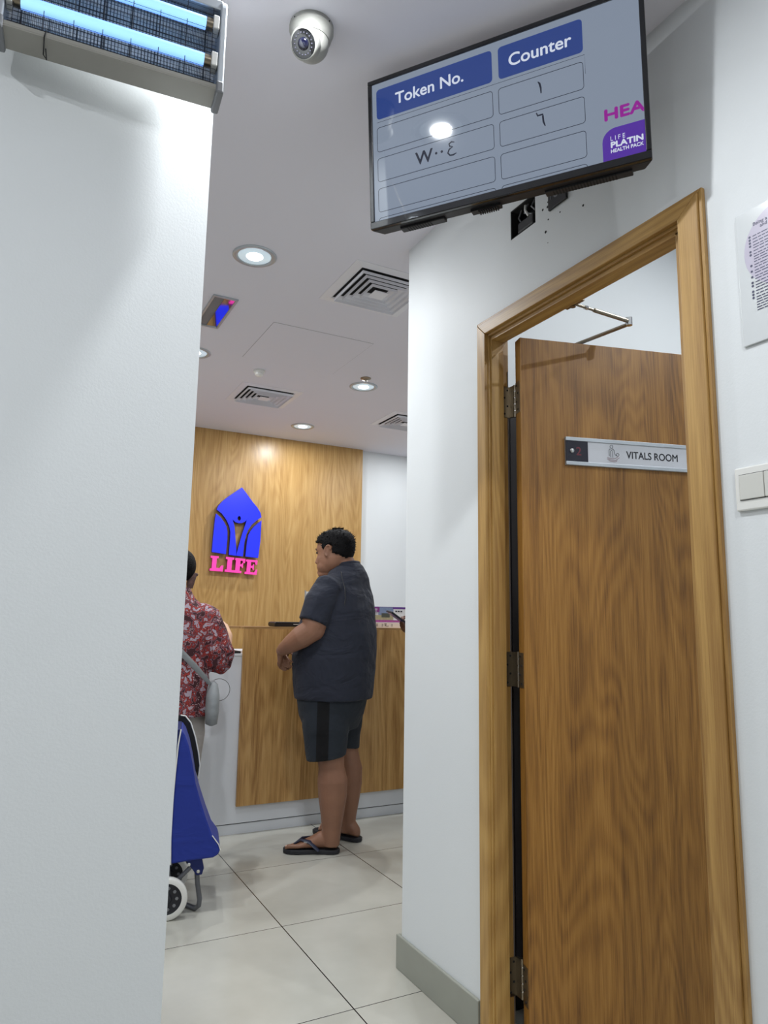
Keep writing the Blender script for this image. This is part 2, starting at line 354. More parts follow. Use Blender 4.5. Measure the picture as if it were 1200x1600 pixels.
MB().box(-.062, .062, -.195, -.183, -.008, 0).box(-.062, .062, .183, .195, -.008, 0).box(-.062, -.052, -.183, .183, -.008, 0).box(.052, .062, -.183, .183, -.008, 0).build('frame', M['alu'], el, bevel=.001)
MB().box(-.052, -.004, -.183, .183, -.003, -.001).build('cover', M['greyplastic'], el)
MB().obox((-.004, -.183, -.0052), (.056, 0, .0022), (0, .366, 0), (0, 0, .0010)).build('reflector_panel', plain('mirror_panel', (205, 205, 215), .04, metal=1, vary=0), el)

# dome camera
M['dome'] = plain('dome_plastic', (156, 156, 151), .6, vary=.01)
M['tvbody0'] = plain('diode_grey', (58, 58, 74), .5)
cc = thing('security_camera', 'white dome security camera with dark lens ring on the ceiling', 'security camera', (.577, 1.553, CEIL))
MB().lathe([(.058, 0), (.058, -.014), (.056, -.017), (.052, -.034), (.048, -.042)], n=40).build('base', M['dome'], cc, smooth=30)
ctr = Vector((.0, .0, -.046)); look = Vector((-.62, -.46, -.66)).normalized()
MB().ell(ctr, (.047, .047, .047), n=32).build('ball', M['dome'], cc, smooth=60)
MB().lathe([(.0395, .026), (.0400, .040), (.037, .0475), (.0335, .0485)], ctr, look, 36, cap=False).build('collar', M['dome'], cc, smooth=60)
MB().lathe([(.0345, .030), (.0345, .0480), (.031, .0490), (.015, .0480)], ctr, look, 36).build('lens_ring', M['gloss_black'], cc, smooth=60)
lens = MB().lathe([(.015, .047), (.014, .051), (.009, .0535), (.001, .054)], ctr, look, 24).build('lens', plain('lens_glass', (16, 18, 40), .05, coat=1), cc, smooth=60)
ta = look.orthogonal().normalized(); tb = look.cross(ta)
for k in range(18):
    a = 2*math.pi*k/18; p = ctr+look*.0486+(ta*math.cos(a)+tb*math.sin(a))*.0245
    MB().ell(p, (.0022, .0022, .0022), n=8).build('infrared_diode', M['tvbody0'], lens)
for a in (20, 95, 200, 300):
    MB().ell((.058*math.cos(R(a)), .058*math.sin(R(a)), -.008), (.002, .002, .002), n=8).build('screw', M['gap'], cc)

# ------------------------------------------------------------------ door set in the right wall
dr = thing('door_frame', 'light oak door frame around the vitals room doorway', 'door frame', (1.366, 1.46, 0))
def rel(o, p): return (p[0]-o.location.x, p[1]-o.location.y, p[2]-o.location.z)
AO0, AO1, AI0, AI1, AZO, AZI = 1.003, 1.908, 1.070, 1.855, 2.267, 2.215
def wmesh(mb, name, mat, parent, **kw):     # mesh given in world coordinates, parented under an unrotated thing
    ob = mb.build(name, mat, parent, **kw); ob.location = -parent.location; return ob
# architrave with a moulded outer bead
mb = MB()
mb.prism([(AI0, 0), (AO0+.010, 0), (AO0+.010, AZO-.010), (AI0, AZI)], (1.348, 0, 0), (0, 1, 0), (0, 0, 1), .018)
mb.prism([(AO0+.010, 0), (AO0, 0), (AO0, AZO), (AO0+.010, AZO-.010)], (1.354, 0, 0), (0, 1, 0), (0, 0, 1), .012)
wmesh(mb, 'architrave', M['frame_z'], dr, bevel=.002)
mb = MB()
mb.prism([(AI1, 0), (AO1-.010, 0), (AO1-.010, AZO-.010), (AI1, AZI)], (1.348, 0, 0), (0, 1, 0), (0, 0, 1), .018)
mb.prism([(AO1-.010, 0), (AO1, 0), (AO1, AZO), (AO1-.010, AZO-.010)], (1.354, 0, 0), (0, 1, 0), (0, 0, 1), .012)
wmesh(mb, 'architrave', M['frame_z'], dr, bevel=.002)
mb = MB()
mb.prism([(AI0, AZI), (AI1, AZI), (AO1-.010, AZO-.010), (AO0+.010, AZO-.010)], (1.348, 0, 0), (0, 1, 0), (0, 0, 1), .018)
mb.prism([(AO0+.010, AZO-.010), (AO1-.010, AZO-.010), (AO1, AZO), (AO0, AZO)], (1.354, 0, 0), (0, 1, 0), (0, 0, 1), .012)
wmesh(mb, 'architrave', M['frame_y'], dr, bevel=.002)
# lining with the stop and its rebate
mb = MB().box(1.366, 1.452, 1.862, 1.880, 0, 2.225).box(1.360, 1.372, 1.850, 1.866, 0, 2.212).box(1.368, 1.418, 1.843, 1.864, 0, 2.2)
wmesh(mb, 'lining', M['frame_z'], dr, bevel=.0015)
mb = MB().box(1.366, 1.452, 1.055, 1.066, 0, 2.225).box(1.360, 1.372, 1.062, 1.076, 0, 2.212).box(1.368, 1.418, 1.064, 1.093, 0, 2.2)
wmesh(mb, 'lining', M['frame_z'], dr, bevel=.0015)
mb = MB().box(1.366, 1.452, 1.066, 1.862, 2.213, 2.225).box(1.360, 1.372, 1.07, 1.856, 2.206, 2.216).box(1.368, 1.418, 1.08, 1.846, 2.192, 2.216)
wmesh(mb, 'lining', M['frame_y'], dr, bevel=.0015)
# leaf, opened into the vitals room
ed = Vector((.963, -.270, 0)).normalized(); nb_ = Vector((.270, .963, 0)).normalized(); LA = Vector((1.434, 1.775, .006))
dl = thing('door_1', 'oak veneer door leaf standing open into the vitals room', 'door', (LA.x, LA.y, 0), kind='structure')
mb = MB().obox(LA, ed*.775, nb_*.042, (0, 0, 2.185)); wmesh(mb, 'door_leaf', M['leaf'], dl, bevel=.0015)
M['gasket'] = plain('grey_rubber', (88, 88, 92), .6)
mb = MB().box(1.447, 1.449, 1.8600, 1.8622, 0, 2.1); wmesh(mb, 'seal_strip', M['gasket'], dl)
for z in (1.990, 1.100, .190):
    hp = Vector((1.4600, 1.836, 0))
    h = MB().tube([hp+Vector((0, 0, z-.056)), hp+Vector((0, 0, z+.056))], .0065, 12)
    ho = wmesh(h, 'hinge', M['steel'], dl, smooth=40)
    wmesh(MB().box(1.4245, 1.455, 1.8585, 1.8622, z-.054, z+.054), 'hinge_plate', M['steel'], dl)
    q = Vector((1.434, 1.775, 0))+nb_*.006-ed*.0015
    wmesh(MB().obox(q+Vector((0, 0, z-.054)), nb_*.033, ed*.0018, (0, 0, .108)), 'hinge_plate', M['steel'], dl)
    wmesh(MB().box(1.452, 1.4600, 1.836, 1.8585, z-.054, z+.054), 'hinge_plate', M['steel'], dl)
    for k in range(4):
        zz = z-.042+.028*k
        wmesh(MB().lathe([(.0035, 0), (.0035, .0012), (.001, .0014)], (1.432+(.012 if k % 2 else 0), 1.8586, zz), (0, -1, 0), 10), 'screw', M['gap'], dl)
        pq = q+nb_*(.014+(.01 if k % 2 else 0))
        wmesh(MB().lathe([(.0035, 0), (.0035, .0012), (.001, .0014)], (pq.x, pq.y, zz), -ed, 10), 'screw', M['gap'], dl)
        wmesh(MB().lathe([(.0070, -.0012), (.0070, .0012)], (hp.x, hp.y, z-.034+.0225*k), (0, 0, 1), 12), 'hinge_bushing', M['chrome'], dl)
# overhead closer: arm from the head lining to the far side of the leaf
J0, J1, J2 = Vector((1.456, 1.545, 2.222)), Vector((1.733, 1.580, 2.238)), Vector((1.677, 1.775, 2.222))
wmesh(MB().box(1.4525, 1.462, 1.50, 1.575, 2.2135, 2.2245), 'closer_bracket', M['steel'], dl, bevel=.001)
ca = wmesh(MB().tube([J0, J0.lerp(J1, .38)], .0042, 12).tube([J0.lerp(J1, .36), J1], .0066, 12), 'closer_arm', M['steel'], dl, smooth=40)
wmesh(MB().tube([J0.lerp(J1, .20), J0.lerp(J1, .24)], .0075, 6), 'arm_nut', M['chrome'], dl)
wmesh(MB().tube([J0-Vector((0, 0, .012)), J0+Vector((0, 0, .010))], .009, 14), 'arm_joint', M['steel'], dl, smooth=40)
wmesh(MB().tube([J1-Vector((0, 0, .014)), J1+Vector((0, 0, .013))], .0105, 16), 'arm_joint', M['chrome'], dl, smooth=40)
dd = (J2-J1).normalized(); sd_ = dd.cross(Vector((0, 0, 1)))*.009
wmesh(MB().obox(J1-sd_-Vector((0, 0, .012)), (J2-J1)+dd*.02, sd_*2, (0, 0, .006)), 'closer_arm', M['steel'], dl, bevel=.001)
q = LA+ed*.14+nb_*.042
wmesh(MB().obox((q.x, q.y, 2.125), ed*.20, nb_*.045, (0, 0, .06)).tube([q+nb_*.028+ed*.1+Vector((0, 0, 2.17)), q+nb_*.028+ed*.1+Vector((0, 0, 2.215))], .009, 12), 'closer_body', M['alu'], dl, bevel=.003)
# door sign
sg = thing('door_sign', 'long aluminium door sign reading VITALS ROOM with a dark number panel', 'sign', (0, 0, 0))
def dpt(a, off, z): return LA+ed*a-nb_*off+Vector((0, 0, z-LA.z))
S0, SW, Z0, Z1 = .153, .46, 1.764, 1.858
MB().obox(dpt(S0, .006, Z0), ed*SW, nb_*.006, (0, 0, Z1-Z0)).build('backplate', M['alu'], sg)
for z0, z1 in ((Z0, Z0+.012), (Z1-.012, Z1)):
    MB().obox(dpt(S0, .011, z0), ed*SW, nb_*.005, (0, 0, z1-z0)).build('rail', M['alu'], sg, bevel=.0008)
MB().obox(dpt(S0+.0795, .0075, Z0+.012), ed*(SW-.0795), nb_*.0015, (0, 0, Z1-Z0-.024)).build('name_panel', plain('sign_paper', (206, 209, 216), .3, vary=.01), sg)
npn = MB().obox(dpt(S0, .0085, Z0+.012), ed*.0795, nb_*.0025, (0, 0, Z1-Z0-.024)).build('number_panel', plain('sign_navy', (22, 20, 38), .3), sg)
MB().lathe([(.0075, 0), (.0075, .003), (.004, .005), (.001, .0052)], dpt(S0+.021, .0085, 1.812), -nb_, 16).build('screw_cap', M['chrome'], sg, smooth=40)
M['ink'] = plain('sign_ink', (16, 18, 30), .4); M['maroon'] = plain('sign_maroon', (110, 34, 50), .4)
text_mesh('number', '2', .040, M['maroon'], sg, dpt(S0+.036, .0085, 1.798), ed, (0, 0, 1), bold=.0004)
text_mesh('lettering', 'VITALS ROOM', .0345, M['ink'], sg, dpt(S0+.2205, .0075, 1.799), ed, (0, 0, 1), bold=.0006, sx=.885)
ic = MB(); og = dpt(S0+.150, .0075, 1.785); U, Vv = ed, Vector((0, 0, 1))
circ = lambda cx, cy, r, a0=0, a1=360, k=12: [(cx+r*math.cos(R(a0+(a1-a0)*i/k)), cy+r*math.sin(R(a0+(a1-a0)*i/k))) for i in range(k+1)]
for pts in (circ(.016, .050, .0055), [(.010, .043), (.007, .038), (.007, .018)], [(.022, .043), (.026, .036), (.028, .024), (.034, .020)], [(.012, .036), (.012, .014)], [(.020, .036), (.020, .014)], [(.012, .043), (.016, .036), (.020, .043)], circ(.038, .024, .005)):
    stroke(ic, pts, .0013, og, U, Vv)
ic.build('icon', M['ink'], sg)
ic = MB()
for pts in ([(0, .012), (.012, .010), (.030, .011), (.040, .018)], [(.0, .007), (.03, .004), (.044, .014)], [(.004, .002), (.028, -.001), (.036, .004)]): stroke(ic, pts, .0012, og, U, Vv)
ic.build('icon', M['maroon'], sg)

cb_ = thing('gap_darkening_cabinet', 'invented dark grey cabinet behind the open door, darkening the hinge gap', 'cabinet', (1.95, 2.12, 0))  # made-up cabinet, put behind the leaf so the hinge gap reads dark
M['cab'] = plain('gap_darkener_grey', (62, 58, 60), .6)
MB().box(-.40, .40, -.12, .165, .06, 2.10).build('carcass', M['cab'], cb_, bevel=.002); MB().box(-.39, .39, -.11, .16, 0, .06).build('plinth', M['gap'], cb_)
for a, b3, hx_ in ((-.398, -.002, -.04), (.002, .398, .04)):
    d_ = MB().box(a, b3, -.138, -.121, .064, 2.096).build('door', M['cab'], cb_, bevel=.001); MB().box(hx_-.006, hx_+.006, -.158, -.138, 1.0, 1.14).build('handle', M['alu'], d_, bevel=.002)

# ------------------------------------------------------------------ notice and switch on the right wall
ntc = thing('wall_notice', 'frosted plate notice with printed rules on the wall beside the door frame', 'notice', (WX, .81, 1.85))
wmesh(MB().box(WX-.006, WX-.001, .717, .927, 1.846, 2.150), 'plate', plain('notice_plate', (212, 216, 218), .2, vary=.01), ntc, bevel=.001)
U = Vector((0, -1, 0)); Vv = Vector((0, 0, 1)); og = Vector((WX-.006, .927, 1.846))
wh = MB().prism([(x, y) for x, y in circ(.108, .202, .092, k=40)[:-1] if True], og, U, Vv, .0004); wmesh(wh, 'tinted_circle', plain('lilac_print', (196, 190, 208), .2, vary=.01), ntc)
M['navyink'] = plain('navy_print', (58, 58, 92), .4)
og2 = og-Vector((.0004, 0, 0))
for s_, yy, xx in (('Being a value', .262, .040), ('and your', .252, .056)):
    t = text_mesh('heading', s_, .0115, M['navyink'], ntc, og2+U*xx+Vv*yy, U, Vv, depth=.0004, bold=.0002); t.location = -ntc.location
tl = MB(); bl = MB(); yy = .238
for grp in (1, 1, 1, 2, 1, 4, 2, 2, 2, 1, 2, 1, 1, 6):
    bl.prism(circ(.031, yy+.002, .0027, k=10)[:-1], og2, U, Vv, .0004)
    for g_ in range(grp):
        x = .038
        for wd in range(9):
            l = rnd.uniform(.006, .016)
            if x+l > .195: break
            tl.prism([(x, yy+.0006), (x+l, yy+.0006), (x+l, yy+.0026), (x, yy+.0026)], og2, U, Vv, .0003); x += l+.002
        yy -= .0059
    yy -= .0012
wmesh(tl, 'printed_lines', M['navyink'], ntc); wmesh(bl, 'bullets', M['navyink'], ntc)
sw = thing('light_switch', 'white rocker light switch plate on the wall right of the door frame', 'switch', (WX, .89, 1.54))
wmesh(MB().box(WX-.009, WX, .82, .965, 1.490, 1.583), 'plate', M['whiteplastic'], sw, bevel=.003)
for a, b3 in ((.898, .953), (.835, .8965)):
    wmesh(MB().box(WX-.0125, WX-.008, a, b3, 1.513, 1.566), 'rocker', plain('rocker_cream', (208, 208, 202), .3, vary=.01), sw, bevel=.0015)
wmesh(MB().box(WX-.0094, WX-.009, .834, .9545, 1.5115, 1.5675), 'rocker_gap', M['gap'], sw)

# ------------------------------------------------------------------ television on the right wall
M['tvbody'] = plain('television_body', (24, 24, 27), .45, vary=.03)
TC = Vector((1.0, 1.321, 2.534)); ty, tt = R(54.0), R(5.0)
tr = Vector((math.cos(ty), -math.sin(ty), 0)); tn0 = Vector((-math.sin(ty), -math.cos(ty), 0))
tn = tn0*math.cos(tt)-Vector((0, 0, 1))*math.sin(tt); tu = Vector((0, 0, 1))*math.cos(tt)+tn0*math.sin(tt)
tv = thing('television', 'black wall television tilted down, showing the token number and counter table', 'television', (0, 0, 0))
W2, H2 = .735/2, .430/2
def tp(x, y, z=0): return TC+tr*x+tu*y+tn*z      # z towards the viewer
def tbox(mb, x0, x1, y0, y1, z0, z1): return mb.obox(tp(x0, y0, z0), tr*(x1-x0), tu*(y1-y0), tn*(z1-z0))
mb = MB(); bz = .0125; bb_ = .020
tbox(mb, -W2, W2, H2-bz, H2, -.012, 0); tbox(mb, -W2, W2, -H2, -H2+bb_, -.012, 0); tbox(mb, -W2, -W2+bz, -H2+bb_, H2-bz, -.012, 0); tbox(mb, W2-bz, W2, -H2+bb_, H2-bz, -.012, 0)
mb.build('bezel', M['gloss_black'], tv, bevel=.002)
# rear housing, deeper in the lower half with chamfered base
pf = [(-.012, H2), (-.012, -H2), (-.046, -H2+.001), (-.062, -H2+.014), (-.062, .06), (-.030, H2-.02)]
mb = MB(); k = len(pf)
ra = [[tp(-W2+i_, y, z) for z, y in pf] for i_ in (.0, .0)]
A_ = [tp(-W2+(.0 if z > -.02 else .02), y, z) for z, y in pf]; B_ = [tp(W2-(.0 if z > -.02 else .02), y, z) for z, y in pf]
mb.add(A_+B_, [tuple(range(k)), tuple(range(k, 2*k))[::-1]]+[(i, k+i, k+(i+1) % k, (i+1) % k) for i in range(k)])
mb.build('housing', M['tvbody'], tv, bevel=.002)
for x0, x1 in ((-.27, -.19), (.13, .29)):
    mb = MB(); tbox(mb, x0-.02, x1+.03, -H2-.005, -H2+.012, -.053, -.028); sp2 = mb.build('speaker_housing', M['tvbody'], tv, bevel=.002)
    mb = MB()
    for i in range(int((x1-x0)/.0075)): tbox(mb, x0+i*.0075, x0+i*.0075+.0032, -H2-.0056, -H2-.002, -.051, -.0275)
    mb.build('speaker_slots', M['gap'], sp2)
mb = MB()
for i in range(9): tbox(mb, -.065+i*.006, -.062+i*.006, -H2-.010, -H2+.004, -.05, -.03)
tbox(mb, -.085, -.005, -H2-.006, -H2+.002, -.05, -.028); mb.build('connector_tray', M['tvbody'], tv)
mb = MB(); tbox(mb, -.09, .09, -.09, .09, -.070, -.062); mb.build('mount_plate', M['black'], tv)
wp = Vector((WX-.002, 1.60, 2.56)); pc = tp(0, 0, -.070)
MB().box(WX-.006, WX, 1.56, 1.64, 2.62, 2.74).tube([Vector((WX-.012, 1.60, 2.68)), Vector((1.24, 1.42, 2.60))], .012, 8).tube([Vector((1.24, 1.42, 2.60)), pc], .012, 8).build('bracket_arm', M['black'], tv)
# the picture
def screen(name, rgb, es): return plain(name, tuple(int(v*.12) for v in rgb), .05, vary=0, emis=rgb, es=es, coat=0)
M['scr'] = screen('screen_picture', (138, 150, 168), .80); M['scr_navy'] = screen('screen_navy', (46, 68, 134), .85); M['scr_txt'] = screen('screen_text', (208, 216, 232), .92)
M['scr_ink'] = screen('screen_ink', (38, 42, 58), .8); M['scr_mag'] = screen('screen_magenta', (140, 30, 140), .95); M['scr_vio'] = screen('screen_violet', (80, 46, 152), .95)
mb = MB(); SX0, SX1, SY0, SY1 = -W2+bz, W2-bz, -H2+bb_, H2-bz
tbox(mb, SX0, SX1, SY0, SY1, -.010, -.004); scr = mb.build('screen', M['scr'], tv)
OG = tp(0, 0, -.004)
def spr(pts, mat, name, dz=.0): m_ = MB(); m_.prism(pts, OG+tn*dz, tr, tu, .0004); return m_.build(name, mat, scr)
XA0, XA1, XB0, XB1 = -.347, -.040, -.020, .172
spr(rrect(-.342, -.007, .097, .184, .010), M['scr_navy'], 'heading_panel')
spr(rrect(.010, .223, .097, .184, .010), M['scr_navy'], 'heading_panel')
text_mesh('heading_text', 'Token No.', .046, M['scr_txt'], scr, OG+tr*-.284+tu*.126+tn*.0005, tr, tu, bold=.0007, sx=.98)
text_mesh('heading_text', 'Counter', .046, M['scr_txt'], scr, OG+tr*.036+tu*.124+tn*.0005, tr, tu, bold=.0007, sx=1.0)
ln = MB()
def outline(x0, x1, y0, y1, r=.008, open_bottom=False):
    p = rrect(x0, x1, y0, y1, r); p = p+[p[0]]
    if open_bottom: p = [(x1, y0)]+[q for q in rrect(x0, x1, y0-.03, y1, r) if q[1] > y0]+[(x0, y0)]
    stroke(ln, p, .0013, OG, tr, tu, .0005)
for y0, y1 in ((.003, .073), (-.083, -.016), (-.170, -.103)):
    outline(-.342, -.008, y0, y1); outline(.008, .221, y0, y1)
outline(-.342, -.008, -.195, -.187, open_bottom=True); outline(.008, .221, -.195, -.187, open_bottom=True)
stroke(ln, [(-.342, .089), (.226, .089), (.226, .040)], .0007, OG, tr, tu, .0005)
ln.build('table_lines', M['scr_ink'], scr)
text_mesh('token_text', 'W', .050, M['scr_ink'], scr, OG+tr*-.228+tu*-.066+tn*.0005, tr, tu, bold=.0008, sx=.95)
nm = MB()
for cx in (-.168, -.152): nm.prism([(cx+.0035*math.cos(R(a)), -.049+.0035*math.sin(R(a))) for a in range(0, 360, 45)], OG, tr, tu, .0006)
stroke(nm, [(-.116, -.033), (-.124, -.030), (-.131, -.034), (-.129, -.041), (-.121, -.044), (-.131, -.049), (-.135, -.058), (-.129, -.066), (-.120, -.067), (-.111, -.064)], [.002, .004, .004, .004, .0035, .004, .004, .004, .004, .002], OG, tr, tu, .0006)
nm.build('token_text', M['scr_ink'], scr)
nm = MB(); stroke(nm, [(.110, .058), (.114, .052), (.1165, .040), (.117, .026)], [.002, .005, .0045, .003], OG, tr, tu, .0006); nm.build('counter_number', M['scr_ink'], scr)
nm = MB(); stroke(nm, [(.103, -.022), (.106, -.030), (.119, -.030), (.119, -.035), (.120, -.050), (.124, -.062)], [.003, .004, .004, .0045, .0045, .0025], OG, tr, tu, .0006); nm.build('counter_number', M['scr_ink'], scr)
text_mesh('advert_text', 'HEA', .039, M['scr_mag'], scr, OG+tr*.263+tu*-.094+tn*.0005, tr, tu, bold=.0016, sx=1.27)
spr([(.355, -.195), (.355, -.116), (.290, -.116)]+[(.290-.032*math.sin(R(a)), -.148+.032*math.cos(R(a))) for a in range(10, 91, 16)]+[(.258, -.195)], M['scr_vio'], 'advert_panel')
text_mesh('advert_text', 'L I F E', .016, M['scr_txt'], scr, OG+tr*.276+tu*-.147+tn*.0005, tr, tu, sx=.85)
text_mesh('advert_text', 'PLATIN', .0195, M['scr_txt'], scr, OG+tr*.276+tu*-.164+tn*.0005, tr, tu, bold=.0009, sx=1.17)
text_mesh('advert_text', 'HEALTH PACK', .0122, M['scr_txt'], scr, OG+tr*.276+tu*-.177+tn*.0005, tr, tu, bold=.0003, sx=.93)

# ------------------------------------------------------------------ insect killer lamp hung on the left wall
zb = 2.345
LB0 = Vector((-.107, 1.44, zb)); LB1 = Vector((.306, 1.407, zb)); la = (LB1-LB0).normalized(); lw = (LB1-LB0).length; ln_ = Vector((la.y, -la.x, 0)); lz = Vector((0, 0, 1))
fk = thing('insect_killer', 'wall hung insect killer with two glowing blue tubes behind a wire grid', 'insect killer', (0, 0, 0))
def lp(x, y, z): return LB0+la*x+ln_*y+lz*z          # y towards the viewer
def lbox(mb, x0, x1, y0, y1, z0, z1): return mb.obox(lp(x0, y0, z0), la*(x1-x0), ln_*(y1-y0), lz*(z1-z0))
LH = .216; LD = .062
M['lampgrey'] = plain('lamp_tray_grey', (150, 148, 141), .5)
mb = MB(); lbox(mb, .002, lw-.002, 0, LD, 0, .003); lbox(mb, .002, lw-.002, LD-.003, LD, .003, .012); lbox(mb, .002, lw-.002, 0, .003, .003, .012)
mb.build('catch_tray', M['lampgrey'], fk, bevel=.0008)
mb = MB(); lbox(mb, .002, lw-.002, 0, LD, LH-.026, LH-.003); mb.build('top_housing', M['alu'], fk, bevel=.003)
for sx_ in (-.006, lw-.008):
    # rounded side cheek
    pts = rrect(-.004, LD+.004, -.006, LH+.004, .026)
    mb = MB(); mb.prism([(p[0], max(p[1], .022)) for p in pts], lp(sx_, 0, 0), ln_, lz, -.014) if False else mb.prism(pts, lp(sx_+.014, 0, 0), ln_, lz, .014)
    mb.build('side_cheek', M['alu'], fk, bevel=.003)
    mb = MB(); lbox(mb, sx_-.001, sx_+.015, -.005, LD+.005, -.008, .020); mb.build('foot_cap', M['greyplastic'], fk, bevel=.004)
mb = MB(); lbox(mb, .004, lw-.004, -.001, .001, .012, LH-.02); mb.build('back_sheet', plain('back_sheet_grey', (226, 224, 220), .6), fk)
M['wire'] = plain('black_wire', (34, 34, 40), .4)
# outer guard: long bars with few uprights, front and back
g = MB(); zs = [.012+i*(LH-.042)/19 for i in range(20)]
for yy in (LD-.004,):
    for z in zs: g.tube([lp(.012, yy, z), lp(lw-.012, yy, z)], .00045, 5)
    for i in range(8):
        x = .022+i*(lw-.044)/7; g.tube([lp(x, yy+.0012, .008), lp(x, yy+.0012, LH-.026)], .0008, 5)
g.build('wire_guard', M['wire'], fk)
g = MB()
for z in zs[::2]: g.tube([lp(.012, .004, z), lp(lw-.012, .004, z)], .00055, 5)
for i in range(8):
    x = .03+i*(lw-.06)/7; g.tube([lp(x, .003, .008), lp(x, .003, LH-.026)], .0008, 5)
g.build('wire_guard', M['wire'], fk)
# charged killing grid: close vertical rods behind the tubes
for yy in (.046, .016):
    g = MB(); n_ = 56
    for i in range(n_): x = .030+i*(lw-.060)/(n_-1); g.tube([lp(x, yy, .016), lp(x, yy, LH-.028)], .00055, 5)
    for z in (.018, .026, .095, .105, .175, .185, .196): g.tube([lp(.012, yy, z), lp(lw-.012, yy, z)], .0010, 5)
    g.build('charged_grid', M['wire'], fk)
mt, nt, b = new_mat('blue_tube'); L = nt.links.new
b.inputs['Base Color'].default_value = (.3, .5, .9, 1); b.inputs['Roughness'].default_value = .4
lwt = N(nt, 'ShaderNodeLayerWeight', Blend=.35)
rp_ = N(nt, 'ShaderNodeValToRGB'); rp_.color_ramp.elements[0].color = (*lin((150, 208, 255)), 1); rp_.color_ramp.elements[1].color = (*lin((60, 110, 250)), 1)
L(lwt.outputs['Facing'], rp_.inputs[0]); L(rp_.outputs[0], b.inputs['Emission Color']); b.inputs['Emission Strength'].default_value = 1.15
M['tube'] = mt
for z in (.068, .155):
    tb_ = MB().tube([lp(.034, .052, z), lp(lw-.036, .052, z)], .0128, 20).build('tube', M['tube'], fk, smooth=50)
    for x0, x1 in ((.020, .034), (lw-.036, lw-.022)):
        MB().tube([lp(x0, .052, z), lp(x1, .052, z)], .0130, 18).build('end_cap', M['steel'], tb_, smooth=50)
    for x0, x1 in ((.009, .020), (lw-.022, lw-.009)):
        mb = MB(); lbox(mb, x0, x1, .036, .066, z-.016, z+.016); mb.build('lamp_holder', M['whiteplastic'], tb_, bevel=.002)
tie = MB().tube([lp(.082, LD+.001, .014), lp(.080, LD+.003, -.002), lp(.079, LD-.012, -.004), lp(.077, LD-.040, -.006), lp(.083, LD-.044, -.012), lp(.082, LD-.020, -.008)], .0012, 6).build('cable_tie', M['black'], fk, smooth=60)
MB().tube([lp(.06, .030, LH), lp(.06, -.02, LH+.15), lp(.06, -.045, LH+.18)], .002, 8).build('hanging_wire', M['steel'], fk, smooth=60)
MB().tube([lp(lw-.06, .030, LH), lp(lw-.06, -.03, LH+.15), lp(lw-.06, -.072, LH+.18)], .002, 8).build('hanging_wire', M['steel'], fk, smooth=60)

# ------------------------------------------------------------------ reception counter and the oak wall sign
ct = thing('reception_counter', 'long low white reception counter with a recessed plinth behind the oak front', 'counter', (0, 0, 0))
MB().box(-1.0, 3.6, 4.235, 4.85, .062, 1.022).build('body', M['white'], ct)
MB().box(-1.0, 3.6, 4.243, 4.80, 0, .055).build('plinth', M['white'], ct)
MB().box(-1.0, 3.6, 4.249, 4.80, .05, .066).build('shadow_gap', M['gap'], ct)
MB().box(-1.0, 3.6, 4.229, 4.87, 1.022, 1.036).build('worktop', M['white'], ct, bevel=.002)
ct = thing('counter_screen', 'raised oak veneer counter front with a thin ledge where the man stands', 'counter front', (0, 0, 0))
MB().box(1.268, 3.6, 4.21, 4.228, .160, 1.183).build('front_panel', M['counterwood'], ct)
M['counterwood_x'] = oak('counter_oak_level', (112, 78, 40), (170, 134, 88), (190, 154, 104), axis='X', rough=.3, off=15, ring=24, fibre=.9)
MB().box(1.268, 3.6, 4.21, 4.50, 1.183, 1.197).box(1.205, 1.268, 4.30, 4.50, 1.183, 1.197).build('ledge', M['counterwood_x'], ct)
for x in (1.40, 2.4, 3.4): MB().box(x, x+.018, 4.228, 4.36, 1.037, 1.183).build('ledge_bracket', M['counterwood'], ct)

LY = 5.66
M['signblue'] = plain('sign_blue_acrylic', (8, 12, 120), .3, emis=(38, 56, 255), es=.88); M['signside'] = plain('sign_return_navy', (16, 14, 120), .4)
M['signpink'] = plain('sign_pink_acrylic', (150, 20, 90), .3, emis=(255, 78, 180), es=.9); M['signpside'] = plain('sign_return_crimson', (150, 10, 90), .4)
lg = thing('wall_sign', 'illuminated blue arch emblem with pink LIFE letters on the oak wall', 'sign', (1.605, LY, 1.95))
X1, Z1_ = Vector((1, 0, 0)), Vector((0, 0, 1))
def sz(x, y): return ((x-570)/500*.390, (y-850)/-690*.560)     # zoomed photo units to metres about the emblem foot
def letter_block(name, pts, face, side, dz=.035, parent=lg):
    o = Vector((1.598, LY-dz, 1.752))
    p = [sz(*q) for q in pts]
    s_ = MB().prism(p, o+Vector((0, .004, 0)), X1, Z1_, -(dz-.004)) ; s_.v = s_.v
    b_ = wmesh(s_, name, side, parent)
    f_ = MB().prism(p, o, X1, Z1_, -.004); wf = f_.build(name+'_face', face, b_); return b_
def arc(cx, cy, rx, ry, a0, a1, k=12): return [(cx+rx*math.cos(R(a0+(a1-a0)*i/k)), cy+ry*math.sin(R(a0+(a1-a0)*i/k))) for i in range(k+1)]
# centre piece: pointed arch whose stem narrows between two curved slots, with a figure cut out
outer = [(600, 155), (470, 255), (400, 315), (358, 368), (345, 405)]
lcurve = [(400, 440), (452, 500), (485, 560), (500, 620), (500, 700), (495, 850)]
rcurve = [(645, 858), (655, 720), (668, 640), (690, 585), (725, 530), (770, 488), (828, 445)]
right = [(815, 400), (780, 350), (720, 290), (655, 215)]
